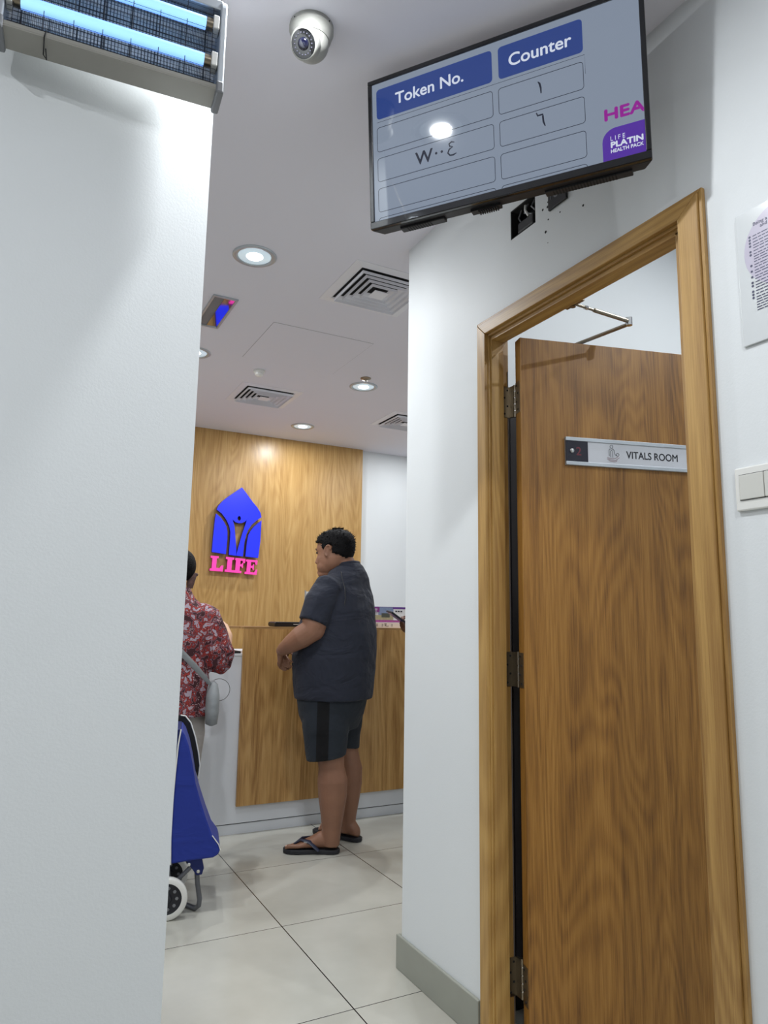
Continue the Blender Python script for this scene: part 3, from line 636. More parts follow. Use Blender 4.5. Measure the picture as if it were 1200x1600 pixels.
# split along the figure cut out into left and right halves plus the crown
fig_l = [(487, 437), (512, 480), (540, 560), (556, 680), (572, 800), (572, 838)]
fig_r = [(576, 838), (590, 780), (625, 640), (655, 540), (668, 490), (690, 455)]
bowl = [(500, 462), (520, 495), (548, 517), (585, 525), (620, 520), (650, 505), (672, 482), (683, 462)]
letter_block('emblem_left', [(345, 405)]+lcurve+[(572, 855), (572, 838)]+fig_l[::-1][1:]+[(470, 410), (430, 380)], M['signblue'], M['signside'])
letter_block('emblem_right', [(576, 855)]+rcurve+[(750, 405), (700, 430), (690, 455)]+fig_r[::-1][1:], M['signblue'], M['signside'])
head = [(587+18*math.cos(R(a)), 475+24*math.sin(R(a))) for a in range(0, 361, 30)]
crown_l = outer+[(430, 380), (470, 410), (487, 437)]+bowl[:4]+[(587, 499)]+[(587-18*math.sin(R(a)), 475+24*math.cos(R(a))) for a in range(15, 180, 30)]+[(587, 451), (600, 300)]
crown_r = [(600, 155), (600, 300), (587, 451)]+[(587+18*math.sin(R(a)), 475-24*math.cos(R(a))) for a in range(15, 180, 30)]+[(587, 499)]+bowl[3:]+[(690, 455), (700, 430), (750, 405), (828, 445)]+right
letter_block('emblem_crown', crown_l, M['signblue'], M['signside'])
letter_block('emblem_crown', crown_r, M['signblue'], M['signside'])
letter_block('emblem_wing', [(340, 446), (392, 484), (430, 528), (456, 572), (468, 620), (471, 690), (464, 845), (318, 832), (322, 700), (333, 500)], M['signblue'], M['signside'])
letter_block('emblem_wing', [(830, 480), (826, 700), (810, 865), (672, 858), (682, 720), (693, 640), (714, 597), (748, 551), (790, 512)], M['signblue'], M['signside'])
def slab(pts, x): return [(x+a, y) for a, y in pts]
for x, pts in ((305, [(5, 868), (88, 870), (86, 890), (68, 892), (66, 985), (100, 988), (118, 960), (140, 960), (135, 1020), (0, 1015), (2, 995), (20, 992), (24, 892), (6, 888)]),
               (460, [(8, 872), (96, 875), (94, 896), (76, 898), (70, 1000), (90, 1003), (88, 1024), (0, 1020), (2, 998), (22, 996), (28, 896), (8, 892)]),
               (558, [(22, 877), (118, 882), (114, 925), (98, 925), (88, 902), (66, 902), (64, 938), (82, 936), (88, 922), (96, 922), (94, 975), (84, 975), (78, 960), (62, 960), (60, 1004), (80, 1006), (78, 1027), (-12, 1023), (-10, 1002), (14, 1000), (18, 900), (8, 897), (10, 877)]),
               (676, [(8, 886), (132, 890), (130, 935), (112, 935), (104, 910), (62, 910), (60, 948), (80, 947), (86, 932), (96, 932), (94, 990), (84, 990), (78, 970), (58, 970), (56, 1012), (100, 1014), (116, 985), (134, 985), (126, 1037), (-4, 1033), (-2, 1012), (16, 1010), (22, 908), (6, 906)])):
    letter_block('letter', slab(pts, x), M['signpink'], M['signpside'], dz=.03)

# things standing on the counter
wl = thing('wallet', 'black leather wallet with a white slip lying on the oak counter ledge', 'wallet', (1.575, 4.33, 1.197), R(6))
mb = MB().prism(rrect(-.10, .10, 0, .030, .013), (0, .05, .001), (1, 0, 0), (0, 0, 1), .10); mb.build('cover', M['black'], wl, smooth=40, bevel=.003)
MB().box(-.02, .103, -.046, .046, .011, .014).build('flap', M['black'], wl, bevel=.001); MB().box(.03, .108, -.0515, .04, .0145, .0175).build('paper_slip', M['whiteplastic'], wl)
ps = thing('paper_stand', 'white acrylic leaflet stand on the counter, mostly behind the man', 'leaflet stand', (1.78, 4.33, 1.197), R(4))
MB().box(-.08, .08, -.004, -.001, .002, .228).build('sheet', M['whiteplastic'], ps); MB().box(-.084, -.080, -.008, .004, 0, .235).box(-.084, .084, -.04, .05, 0, .003).build('holder', M['alu'], ps)
dc = thing('desk_calendar', 'colourful desk calendar with purple bands and a landscape picture on the counter', 'calendar', (2.335, 4.34, 1.197), R(3))
MB().box(-.135, .135, -.036, .036, 0, .034).build('base_strip', plain('calendar_base', (226, 214, 204), .4), dc)
MB().box(-.135, .135, -.016, -.012, .034, .142).build('card', plain('calendar_card', (205, 205, 214), .4), dc)
def patch(name, x0, x1, z0, z1, rgb, y=-.0162): return MB().box(x0, x1, y-.0006, y, z0, z1).build(name, plain(name+'_print', rgb, .4, vary=.1, nscale=60), dc)
patch('sky_print', -.10, .02, .085, .138, (128, 144, 176)); patch('field_print', -.135, .02, .053, .085, (168, 160, 128)); patch('hedge_print', -.075, -.01, .07, .098, (84, 88, 78), -.0168)
patch('purple_band', -.135, .135, .138, .142, (96, 60, 140)); patch('purple_band', -.135, -.092, .105, .138, (136, 60, 136), -.0169); patch('purple_band', .015, .135, .128, .138, (100, 56, 140), -.0169)
patch('pink_band', -.135, .135, .037, .052, (160, 76, 140)); patch('text_panel', .02, .135, .052, .128, (226, 228, 230), -.0166)
for i in range(3): MB().box(.035+i*.021, .049+i*.021, -.0185, -.0174, .109, .117).build('printed_word', M['ink'], dc)
for x0, x1 in ((-.128, -.110), (-.132, -.112)): MB().box(x0, x1, -.0185, -.0176, .122 if x0 > -.13 else .110, .128 if x0 > -.13 else .115).build('printed_word', M['white'], dc)
mb = MB(); og = Vector((-.128, -.0362, .009))
stroke(mb, [(.002, .016), (.012, .016)], .002, og, X1, Z1_); stroke(mb, circ(.007, .006, .005), .0018, og, X1, Z1_); stroke(mb, [(.065, .018), (.083, .018)], .003, og, X1, Z1_); stroke(mb, [(.067, .014), (.081, .002), (.100, .003)], .0025, og, X1, Z1_); stroke(mb, [(.080, .014), (.068, .002)], .0025, og, X1, Z1_)
mb.build('marks', M['ink'], dc)
mb = MB()
for xx in (.044, .120):
    for r_ in range(3): stroke(mb, [(xx, .003+.006*r_), (xx+.012, .003+.006*r_)], .002, og, X1, Z1_)
mb.build('marks', M['greyplastic'], dc)
mo = thing('desk_telephone', 'black device top showing just above the calendar behind the man', 'telephone', (2.24, 4.66, 1.036))
MB().box(-.10, .12, -.05, .04, 0, .10).build('base', M['black'], mo, bevel=.01)
MB().tube([(-.12, -.01, .30), (.02, -.01, .318), (.09, -.01, .300)], [.014, .018, .012], 12).tube([(0, 0, .1), (0, 0, .31)], .012, 10).build('handset', M['black'], mo, smooth=50)
MB().box(1.06, 1.262, 4.235, 4.42, 1.036, 1.050).build('document_tray', M['black'], label='flat black tray on the low white worktop beside the oak panel', cat='tray', bevel=.002)

# ------------------------------------------------------------------ people
M['skin'] = plain('brown_skin', (136, 96, 74), .5, vary=.07, nscale=14, bump=.05, bscale=60)
M['skin_pale'] = plain('light_skin', (214, 170, 138), .5, vary=.05, nscale=14)
M['skin_dark'] = plain('dark_brown_skin', (96, 62, 48), .5, vary=.07, nscale=14)
M['hair'] = plain('black_hair', (11, 10, 12), .7, spec=.15, vary=.3, nscale=120, bump=.5, bscale=160)
M['lip'] = plain('lip', (120, 72, 62), .45)
M['nail'] = plain('nail', (206, 168, 150), .3)
def cloth(name, rgb, rough=.85, fold=.5, vary=.08, scale=(5, 5, 9), rot=(.5, .3, 0)):
    m, nt, b = new_mat(name); L = nt.links.new
    v = coords(nt, scale, rot); n = N(nt, 'ShaderNodeTexNoise', Scale=1.0, Detail=3.0, Distortion=.8); L(v, n.inputs['Vector'])
    w_ = coords(nt); n2 = N(nt, 'ShaderNodeTexNoise', Scale=420.0, Detail=2.0); L(w_, n2.inputs['Vector'])
    c = lin(rgb); r = N(nt, 'ShaderNodeValToRGB'); r.color_ramp.elements[0].color = (*[x*(1-vary) for x in c], 1); r.color_ramp.elements[1].color = (*[x*(1+vary) for x in c], 1)
    L(n2.outputs[0], r.inputs[0]); L(r.outputs[0], b.inputs['Base Color']); b.inputs['Roughness'].default_value = rough
    b.inputs['Sheen Weight'].default_value = .05; b.inputs['Specular IOR Level'].default_value = .25
    bp = N(nt, 'ShaderNodeBump', Strength=fold, Distance=.03); L(n.outputs[0], bp.inputs['Height']); L(bp.outputs[0], b.inputs['Normal'])
    return m, nt, b
M['tee'] = cloth('charcoal_jersey', (40, 43, 54), fold=.8)[0]
M['rubber'] = plain('dark_navy_rubber', (28, 29, 36), .6, vary=.15, nscale=40)
M['strapblue'] = plain('navy_strap', (34, 40, 62), .45)
def organic(mb, name, mat, parent=None, voxel=.006, it=4, fold=0, **kw):
    ob = mb.build(name, mat, parent, smooth=180, **kw)
    md = ob.modifiers.new('remesh', 'REMESH'); md.mode = 'VOXEL'; md.voxel_size = voxel; md.use_smooth_shade = True
    md = ob.modifiers.new('smooth', 'SMOOTH'); md.factor = .5; md.iterations = it
    if fold:
        tx = bpy.data.textures.new(name+'_folds', 'CLOUDS'); tx.noise_scale = .12; tx.noise_depth = 2
        md = ob.modifiers.new('folds', 'DISPLACE'); md.texture = tx; md.strength = fold; md.mid_level = .5; md.texture_coords = 'GLOBAL' if False else 'LOCAL'
    return ob
def hand(mb, wrist, fwd, palm_n, side, curl=.8, s=1.0, nails=None):
    """palm plus four curled fingers and a thumb; fwd to the knuckles, palm_n the way fingers curl, side towards the thumb"""
    wst = Vector(wrist); f = Vector(fwd).normalized(); n = Vector(palm_n); n = (n-f*n.dot(f)).normalized(); t = Vector(side); t = (t-f*t.dot(f)-n*t.dot(n)).normalized()
    P = lambda a, b_, c_: wst+f*a*s+t*b_*s+n*c_*s
    mb.tube([P(-.015, 0, 0), P(.012, 0, 0), P(.05, .002, .003), P(.085, 0, .006)], [(.024*s, .021*s), (.027*s, .019*s), (.036*s, .016*s), (.038*s, .013*s)], 14) if abs(t.z) > .5 else \
        mb.tube([P(-.015, 0, 0), P(.012, 0, 0), P(.05, .002, .003), P(.085, 0, .006)], [(.021*s, .024*s), (.019*s, .027*s), (.018*s, .036*s), (.015*s, .038*s)], 14)
    for k, (o, ln1) in enumerate(((.030, .040), (.010, .045), (-.010, .041), (-.029, .033))):
        a = .085-.004*abs(k-1); p = P(a, o, .006); ang = 0; pts = [P(a-.02, o, .004), p]
        for seg, l in enumerate((ln1, ln1*.68, ln1*.55)):
            ang += curl*(.55+.25*seg); p = p+(f*math.cos(ang)+n*math.sin(ang))*l*s; pts.append(p)
        mb.tube(pts, [.0095*s, .0095*s, .0088*s, .0080*s, .0066*s], 8); mb.ell(pts[-1], (.0066*s,)*3, n=8)
    p0, p1, p2, p3 = P(.018, .022, .006), P(.040, .046, .014), P(.066, .054, .028), P(.088, .048, .040)
    mb.tube([p0, p1, p2, p3], [.013*s, .012*s, .0105*s, .008*s], 8); mb.ell(p3, (.008*s,)*3, n=8)

# --- the man in charcoal at the counter (local frame: x to the right of the picture, y away)
MO = Vector((1.678, 3.780, 0)); MR = -R(23.9)
ca_, sa_ = math.cos(R(25)), math.sin(R(25))
TF = Vector((-ca_, sa_, 0)); TS = Vector((-sa_, -ca_, 0))
def er(z, xc, yc, a, b_, n=36, F=TF, S=TS, tiltf=0, p=.92):
    out = []
    for j in range(n):
        t = 2*math.pi*j/n; c, s_ = math.cos(t), math.sin(t)
        c2 = math.copysign(abs(c)**p, c); s2 = math.copysign(abs(s_)**p, s_)
        out.append(Vector((xc, yc, z+tiltf*c2))+F*a*c2+S*b_*s2)
    return out
body = MB()
body.rings([er(.80, 0, 0, .17, .19), er(.95, 0, 0, .20, .22), er(1.15, .0, 0, .20, .22), er(1.30, .028, 0, .165, .21), er(1.40, .042, 0, .125, .19), er(1.47, .055, 0, .09, .15), er(1.52, .055, 0, .07, .09)])
body.tube([(.075, .0, 1.47), (.052, 0, 1.54), (.022, 0, 1.60), (.005, 0, 1.66)], [(.075, .085), (.070, .075), (.070, .074), (.07, .072)], 20)
th = R(26); HF = Vector((-math.cos(th), math.sin(th), 0)); HS = Vector((-math.sin(th), -math.cos(th), 0)); HC = Vector((-.012, 0, 0))
def H(f, s_, z): return HC+HF*f+HS*s_+Vector((0, 0, z))
prof = [(1.498, .062, .02, .03), (1.506, .080, -.01, .050), (1.520, .098, -.03, .064), (1.535, .101, -.05, .074), (1.548, .106, -.06, .080), (1.562, .103, -.07, .084), (1.580, .104, -.08, .086), (1.600, .105, -.09, .086), (1.618, .103, -.098, .084), (1.634, .104, -.103, .083), (1.648, .112, -.106, .082), (1.670, .111, -.108, .081), (1.695, .103, -.105, .078), (1.72, .088, -.096, .070), (1.742, .062, -.078, .055), (1.757, .025, -.05, .032), (1.763, .0, -.03, .01)]
hr = []
for z, ff, fb, hs in prof:
    cf_ = (ff+fb)/2; rf = (ff-fb)/2; ring = []
    for j in range(40):
        t = 2*math.pi*j/40; c, s_ = math.cos(t), math.sin(t)
        ring.append(H(cf_+rf*math.copysign(abs(c)**.85, c), hs*math.copysign(abs(s_)**.9, s_), z))
    hr.append(ring)
body.rings(hr)
# nose, brow ridge, lips, chin, cheeks, double chin
body.rings([[H(.098+f_*(1 if c > 0 else .2)*max(c, .2), w_*s_, z) for c, s_ in [(math.cos(2*math.pi*j/12), math.sin(2*math.pi*j/12)) for j in range(12)]] for z, f_, w_ in ((1.640, .012, .009), (1.615, .020, .011), (1.592, .029, .015), (1.580, .034, .019), (1.572, .028, .020), (1.566, .012, .014))])
body.ell(H(.104, 0, 1.552), (.010, .010, .0055)).ell(H(.102, 0, 1.541), (.011, .011, .006)).ell(H(.082, 0, 1.520), (.030, .030, .020)).ell(H(.045, 0, 1.508), (.058, .066, .030)).ell(H(.028, .040, 1.552), (.056, .040, .046)).ell(H(.028, -.040, 1.552), (.056, .040, .046))
body.ell(H(.052, .042, 1.588), (.040, .034, .044)).ell(H(.052, -.042, 1.588), (.040, .034, .044))
body.ell(H(.094, .034, 1.650), (.018, .020, .008)).ell(H(.094, -.034, 1.650), (.018, .020, .008))
for sg_ in (1, -1):      # ears
    ear = [H(.004+.019*math.cos(a)-.004*math.sin(a), sg_*(.089+.006*abs(math.cos(a/2))), 1.640+.031*math.sin(a)) for a in [R(q) for q in range(-100, 171, 18)]]
    body.tube(ear, .0055, 8); body.ell(H(.004, sg_*.086, 1.638), (.014, .006, .026)); body.ell(H(.008, sg_*.088, 1.607), (.008, .005, .010))
# arms
LA_ = [(-.035, -.160, 1.43), (-.085, -.205, 1.30), (-.118, -.226, 1.215), (-.132, -.230, 1.185), (-.185, -.218, 1.150), (-.240, -.190, 1.112), (-.283, -.152, 1.082), (-.300, -.118, 1.068)]
body.tube(LA_, [.070, .072, .071, .064, .063, .050, .036, .028], 18).ell((-.118, -.228, 1.195), (.066, .062, .066))
RA_ = [(.115, .16, 1.43), (.05, .22, 1.30), (-.04, .275, 1.19), (-.12, .26, 1.15), (-.20, .20, 1.115), (-.262, .10, 1.085), (-.285, .03, 1.068)]
body.tube(RA_, [.070, .068, .062, .058, .052, .042, .030], 18)
hand(body, (-.300, -.122, 1.066), (-.15, .75, -.55), (.75, .25, -.4), (0, 0, 1), curl=.75)
hand(body, (-.286, .035, 1.068), (-.1, -.75, -.35), (.8, -.1, -.5), (0, 0, 1), curl=.7)
# legs and feet
def leg(kx, ky, pts): body.tube([(kx[i] if False else p[0], p[1], p[2]) for i, p in enumerate(pts)], [p[3] for p in pts], 20)
leg(0, 0, [(-.02, -.10, .84, .12), (-.02, -.105, .65, .098), (-.006, -.105, .50, .074), (-.002, -.105, .45, .071), (.006, -.101, .38, .083), (.009, -.097, .30, .079), (.009, -.094, .21, .065), (.008, -.091, .13, .053), (.008, -.089, .07, .048), (.008, -.088, .04, .044)])
leg(0, 0, [(.07, .11, .84, .12), (.07, .13, .65, .085), (.080, .138, .52, .067), (.090, .142, .46, .069), (.106, .146, .39, .073), (.110, .149, .31, .068), (.106, .15, .21, .057), (.100, .150, .13, .049), (.100, .150, .07, .044), (.102, .148, .04, .041)])
def foot(heel, toe):
    hx, tx = Vector((*heel, 0)), Vector((*toe, 0)); f = (tx-hx).normalized(); s_ = Vector((-f.y, f.x, 0)); Ln = (tx-hx).length
    def fr(a, wd, ht, z0=.024, n=16):
        o = hx+f*Ln*a; return [o+s_*wd*math.cos(2*math.pi*j/n)+Vector((0, 0, z0+ht/2+ht/2*math.sin(2*math.pi*j/n)*(1 if math.sin(2*math.pi*j/n) > 0 else .95))) for j in range(n)]
    body.rings([fr(.05, .020, .035), fr(.09, .034, .060), fr(.16, .038, .085), fr(.26, .038, .095), fr(.38, .038, .086), fr(.50, .042, .062), fr(.62, .047, .044), fr(.70, .048, .034), fr(.76, .044, .026)])
    return hx, f, s_, Ln
feet = [((.056, -.088), (-.252, -.061), -1), ((.177, .098), (-.093, .297), 1)]
toes = []
for hl, to, sd in feet:
    hx, f, s_, Ln = foot(hl, to)
    for k in range(5):
        o = (-.036+.018*k)*-sd*-1; o = (.036-.0175*k)*sd*-1
        ln2 = (.93, .91, .885, .855, .82)[k]; r_ = (.0125, .0095, .009, .0085, .008)[k]
        b0 = hx+f*Ln*.70+s_*o+Vector((0, 0, .024+r_+.004)); b1 = hx+f*Ln*(ln2-.03)+s_*o*1.05+Vector((0, 0, .024+r_+.003)); b2 = hx+f*Ln*ln2+s_*o*1.05+Vector((0, 0, .024+r_*.8))
        body.tube([b0, b1, b2], [r_, r_, r_*.8], 8); body.ell(b2, (r_*.8,)*3, n=8); toes.append((b1.lerp(b2, .8)+Vector((0, 0, r_*.55)), r_, f))
man = organic(body, 'person', M['skin'], voxel=.0052, it=4, label='heavyset man in charcoal t-shirt, shorts and flip-flops standing at the counter, head lowered', cat='person')
man.location = MO; man.rotation_euler = (0, 0, MR)
for p, r_, f in toes: MB().ell(p, (r_*.65, r_*.65, r_*.35), n=10).build('toenail', M['nail'], man, smooth=80)
for sg_ in (1, -1):
    MB().ell(H(.0985, sg_*.034, 1.6335), (.0095, .0135, .0075), n=14).build('eye', plain('eye_dark', (40, 28, 24), .2), man, smooth=80)
    MB().tube([H(.112, sg_*.018, 1.6525), H(.110, sg_*.034, 1.656), H(.096, sg_*.052, 1.6525)], [.0028, .0035, .0022], 8).build('eyebrow', M['hair'], man, smooth=80)
MB().ell(H(.1095, 0, 1.5535), (.0075, .0085, .0035)).build('lips', M['lip'], man, smooth=80)
# hair
hm = MB(); hrings = []
def hairline(f):
    pts = [(-.2, 1.598), (-.085, 1.600), (-.055, 1.618), (-.022, 1.630), (-.012, 1.672), (.012, 1.676), (.020, 1.650), (.040, 1.652), (.046, 1.684), (.085, 1.690), (.13, 1.692)]
    for a, b_ in zip(pts, pts[1:]):
        if a[0] <= f <= b_[0]: return a[1]+(b_[1]-a[1])*(f-a[0])/(b_[0]-a[0])
    return 1.69
nzr = 26
for i in range(nzr+1):
    z = 1.594+(1.779-1.594)*i/nzr; t = (z-1.594)/(1.779-1.594)
    # interpolate skull profile
    zz = min(max(z-.010*t, 1.60), 1.7625); k = max(q for q in range(len(prof)) if prof[q][0] <= zz); k = min(k, len(prof)-2)
    u_ = (zz-prof[k][0])/(prof[k+1][0]-prof[k][0]); ff, fb, hs = [prof[k][q]+(prof[k+1][q]-prof[k][q])*u_ for q in (1, 2, 3)]
    ring = []
    for j in range(64):
        a = 2*math.pi*j/64; c, s_ = math.cos(a), math.sin(a)
        th_ = .010+.007*t*(1 if z < 1.77 else .4)
        f_ = (ff+fb)/2+((ff-fb)/2)*math.copysign(abs(c)**.85, c); sv = hs*math.copysign(abs(s_)**.9, s_)
        d_ = 1 if z > hairline(f_)+rnd.uniform(-.002, .002) else 0
        nzv = noise.noise(Vector((f_*60, sv*60, z*60)))*.0025
        off_ = th_+nzv if d_ else -.010
        n2 = Vector((c/max(.05, (ff-fb)/2), s_/max(.03, hs))).normalized()
        ring.append(H(f_+n2.x*off_, sv+n2.y*off_, z))
    hrings.append(ring)
hm.rings(hrings)
for k in range(520):      # short tufts
    a = rnd.uniform(0, 2*math.pi); i = rnd.randint(8, nzr) if rnd.random() < .65 else rnd.randint(1, nzr); p = hrings[i][int(a/(2*math.pi)*64) % 64]
    loc = p-H(0, 0, 1.68)-Vector((0, 0, 0)); n_ = loc.normalized()
    fcoord = (p-HC).dot(HF)
    if p.z < hairline(fcoord)+.004: continue
    d_ = (n_*.5+Vector((rnd.uniform(-.5, .5), rnd.uniform(-.5, .5), rnd.uniform(-.5, .35)))).normalized()
    hm.tube([p-n_*.006, p+d_*rnd.uniform(.006, .013)], [.0035, .0006], 5)
hm.build('hair', M['hair'], man, smooth=70)
# t-shirt
ts = MB()
ts.rings([er(.808, .002, 0, .213, .235, tiltf=.0), er(.83, .000, 0, .217, .238), er(.91, -.002, 0, .227, .245), er(1.05, 0, 0, .236, .25), er(1.17, .006, 0, .229, .25), er(1.30, .028, 0, .190, .245), er(1.39, .041, 0, .157, .232), er(1.45, .050, 0, .127, .208), er(1.49, .064, 0, .112, .170), er(1.525, .066, 0, .100, .130), er(1.552, .067, 0, .080, .096, tiltf=-.008), er(1.566, .066, 0, .064, .080, tiltf=-.012)])
ts.tube([(.0, -.115, 1.450), (-.040, -.165, 1.425), (-.085, -.205, 1.34), (-.121, -.228, 1.228)], [.060, .086, .088, .083], 22)
ts.tube([(.09, .115, 1.450), (.10, .175, 1.42), (.06, .225, 1.33), (.0, .26, 1.235)], [.060, .086, .086, .080], 22)
tee = organic(ts, 't_shirt', M['tee'], man, voxel=.007, it=3, fold=.012)
MB().rings([er(1.562+dz, .063, 0, .064+dr_, .080+dr_, tiltf=-.014) for dz, dr_ in ((-.008, .006), (.004, .007), (.012, .002), (.012, -.002), (.0, -.002))], cap=False).build('collar', M['tee'], tee, smooth=60)
MB().tube([Vector((.045, -.118, 1.505))+Vector((-.02, -.03, .010)), (.030, -.172, 1.478), (.048, -.205, 1.42), (.052, -.222, 1.36), (.042, -.228, 1.30)], .0028, 6).build('seam', M['black'], tee, smooth=60)
# shorts with a black side stripe
ms, nt, b = cloth('dark_grey_shorts', (38, 43, 50), fold=.45); L = nt.links.new
tc = N(nt, 'ShaderNodeTexCoord'); sp3 = N(nt, 'ShaderNodeSeparateXYZ'); L(tc.outputs['Object'], sp3.inputs[0])
def cmp(out, op, v): q = N(nt, 'ShaderNodeMath', operation=op); q.inputs[1].default_value = v; L(out, q.inputs[0]); return q.outputs[0]
def mulm(a, b2): q = N(nt, 'ShaderNodeMath', operation='MULTIPLY'); L(a, q.inputs[0]); L(b2, q.inputs[1]); return q.outputs[0]
msk = mulm(mulm(cmp(sp3.outputs[0], 'GREATER_THAN', -.086), cmp(sp3.outputs[0], 'LESS_THAN', -.020)), cmp(sp3.outputs[1], 'LESS_THAN', -.06))
old = b.inputs['Base Color'].links[0].from_socket; mixn = N(nt, 'ShaderNodeMix', data_type='RGBA'); L(msk, mixn.inputs[0]); L(old, mixn.inputs[6]); mixn.inputs[7].default_value = (*lin((16, 16, 18)), 1); L(mixn.outputs[2], b.inputs['Base Color'])
sh = MB(); sh.rings([er(.86, -.004, 0, .180, .215), er(.80, -.005, 0, .188, .225), er(.72, -.008, 0, .172, .215), er(.64, -.006, 0, .135, .19)])
def oring(c, a, b_, dz=0, n=28): return [Vector(c)+Vector((a*math.cos(2*math.pi*j/n), b_*math.sin(2*math.pi*j/n), dz*math.cos(2*math.pi*j/n))) for j in range(n)]
sh.rings([oring((-.035, -.10, .78), .135, .115), oring((-.040, -.105, .66), .130, .115), oring((-.035, -.108, .56), .117, .108), oring((-.031, -.108, .500), .108, .106, .016)])
sh.rings([oring((.055, .12, .78), .125, .115), oring((.060, .128, .66), .112, .112), oring((.056, .134, .58), .106, .108), oring((.054, .138, .525), .104, .104, -.016)])
organic(sh, 'shorts', ms, man, voxel=.0065, it=2, fold=.006)
# flip-flops
for (hl, to, sd), lb in zip(feet, ('near', 'far')):
    hx, tx = Vector((*hl, 0)), Vector((*to, 0)); f = (tx-hx).normalized(); s_ = Vector((-f.y, f.x, 0)); Ln = (tx-hx).length
    half = [(0, .0), (.02, .024), (.08, .036), (.22, .040), (.40, .038), (.55, .043), (.70, .052), (.84, .052), (.93, .042), (.985, .024), (1, 0)]
    pts = [(a*Ln, w_) for a, w_ in half]+[(a*Ln, -w_) for a, w_ in half[::-1][1:-1]]
    so = MB().prism(pts, hx+Vector((0, 0, .002)), f, s_, .022).build('flip_flop', M['rubber'], man, bevel=.004)
    tp_ = hx+f*Ln*.80+s_*(.018*sd*-1)+Vector((0, 0, .026)); rgt = hx+f*Ln*.36+s_*.044+Vector((0, 0, .022)); lft = hx+f*Ln*.36-s_*.044+Vector((0, 0, .022))
    st = MB()
    for e_, q_ in ((rgt, 1), (lft, -1)):
        top = hx+f*Ln*.68+s_*(.016*q_)+Vector((0, 0, .070)); st.tube([tp_+Vector((0, 0, .004)), tp_+Vector((0, 0, .022)), top, hx+f*Ln*.52+s_*(.043*q_)+Vector((0, 0, .066)), e_], [(.004, .004), (.004, .006), (.004, .010), (.0045, .013), (.005, .010)], 10)
    st.build('strap', M['strapblue'], so, smooth=60)
    if lb == 'near':
        mb = MB(); o = hx+f*Ln*.545-s_*(.0465*-1 if False else -.0465)+Vector((0, 0, .060))
        o = hx+f*Ln*.58+s_*.0480+Vector((0, 0, .062)); o = hx+f*Ln*.58-s_*-.0480+Vector((0, 0, .062))
        for k in range(4): mb.ell(o+f*(.006*k)-f*.009+Vector((0, 0, .001*k)), (.002, .002, .003), n=8)
        mb.build('emblem', M['whiteplastic'], so)

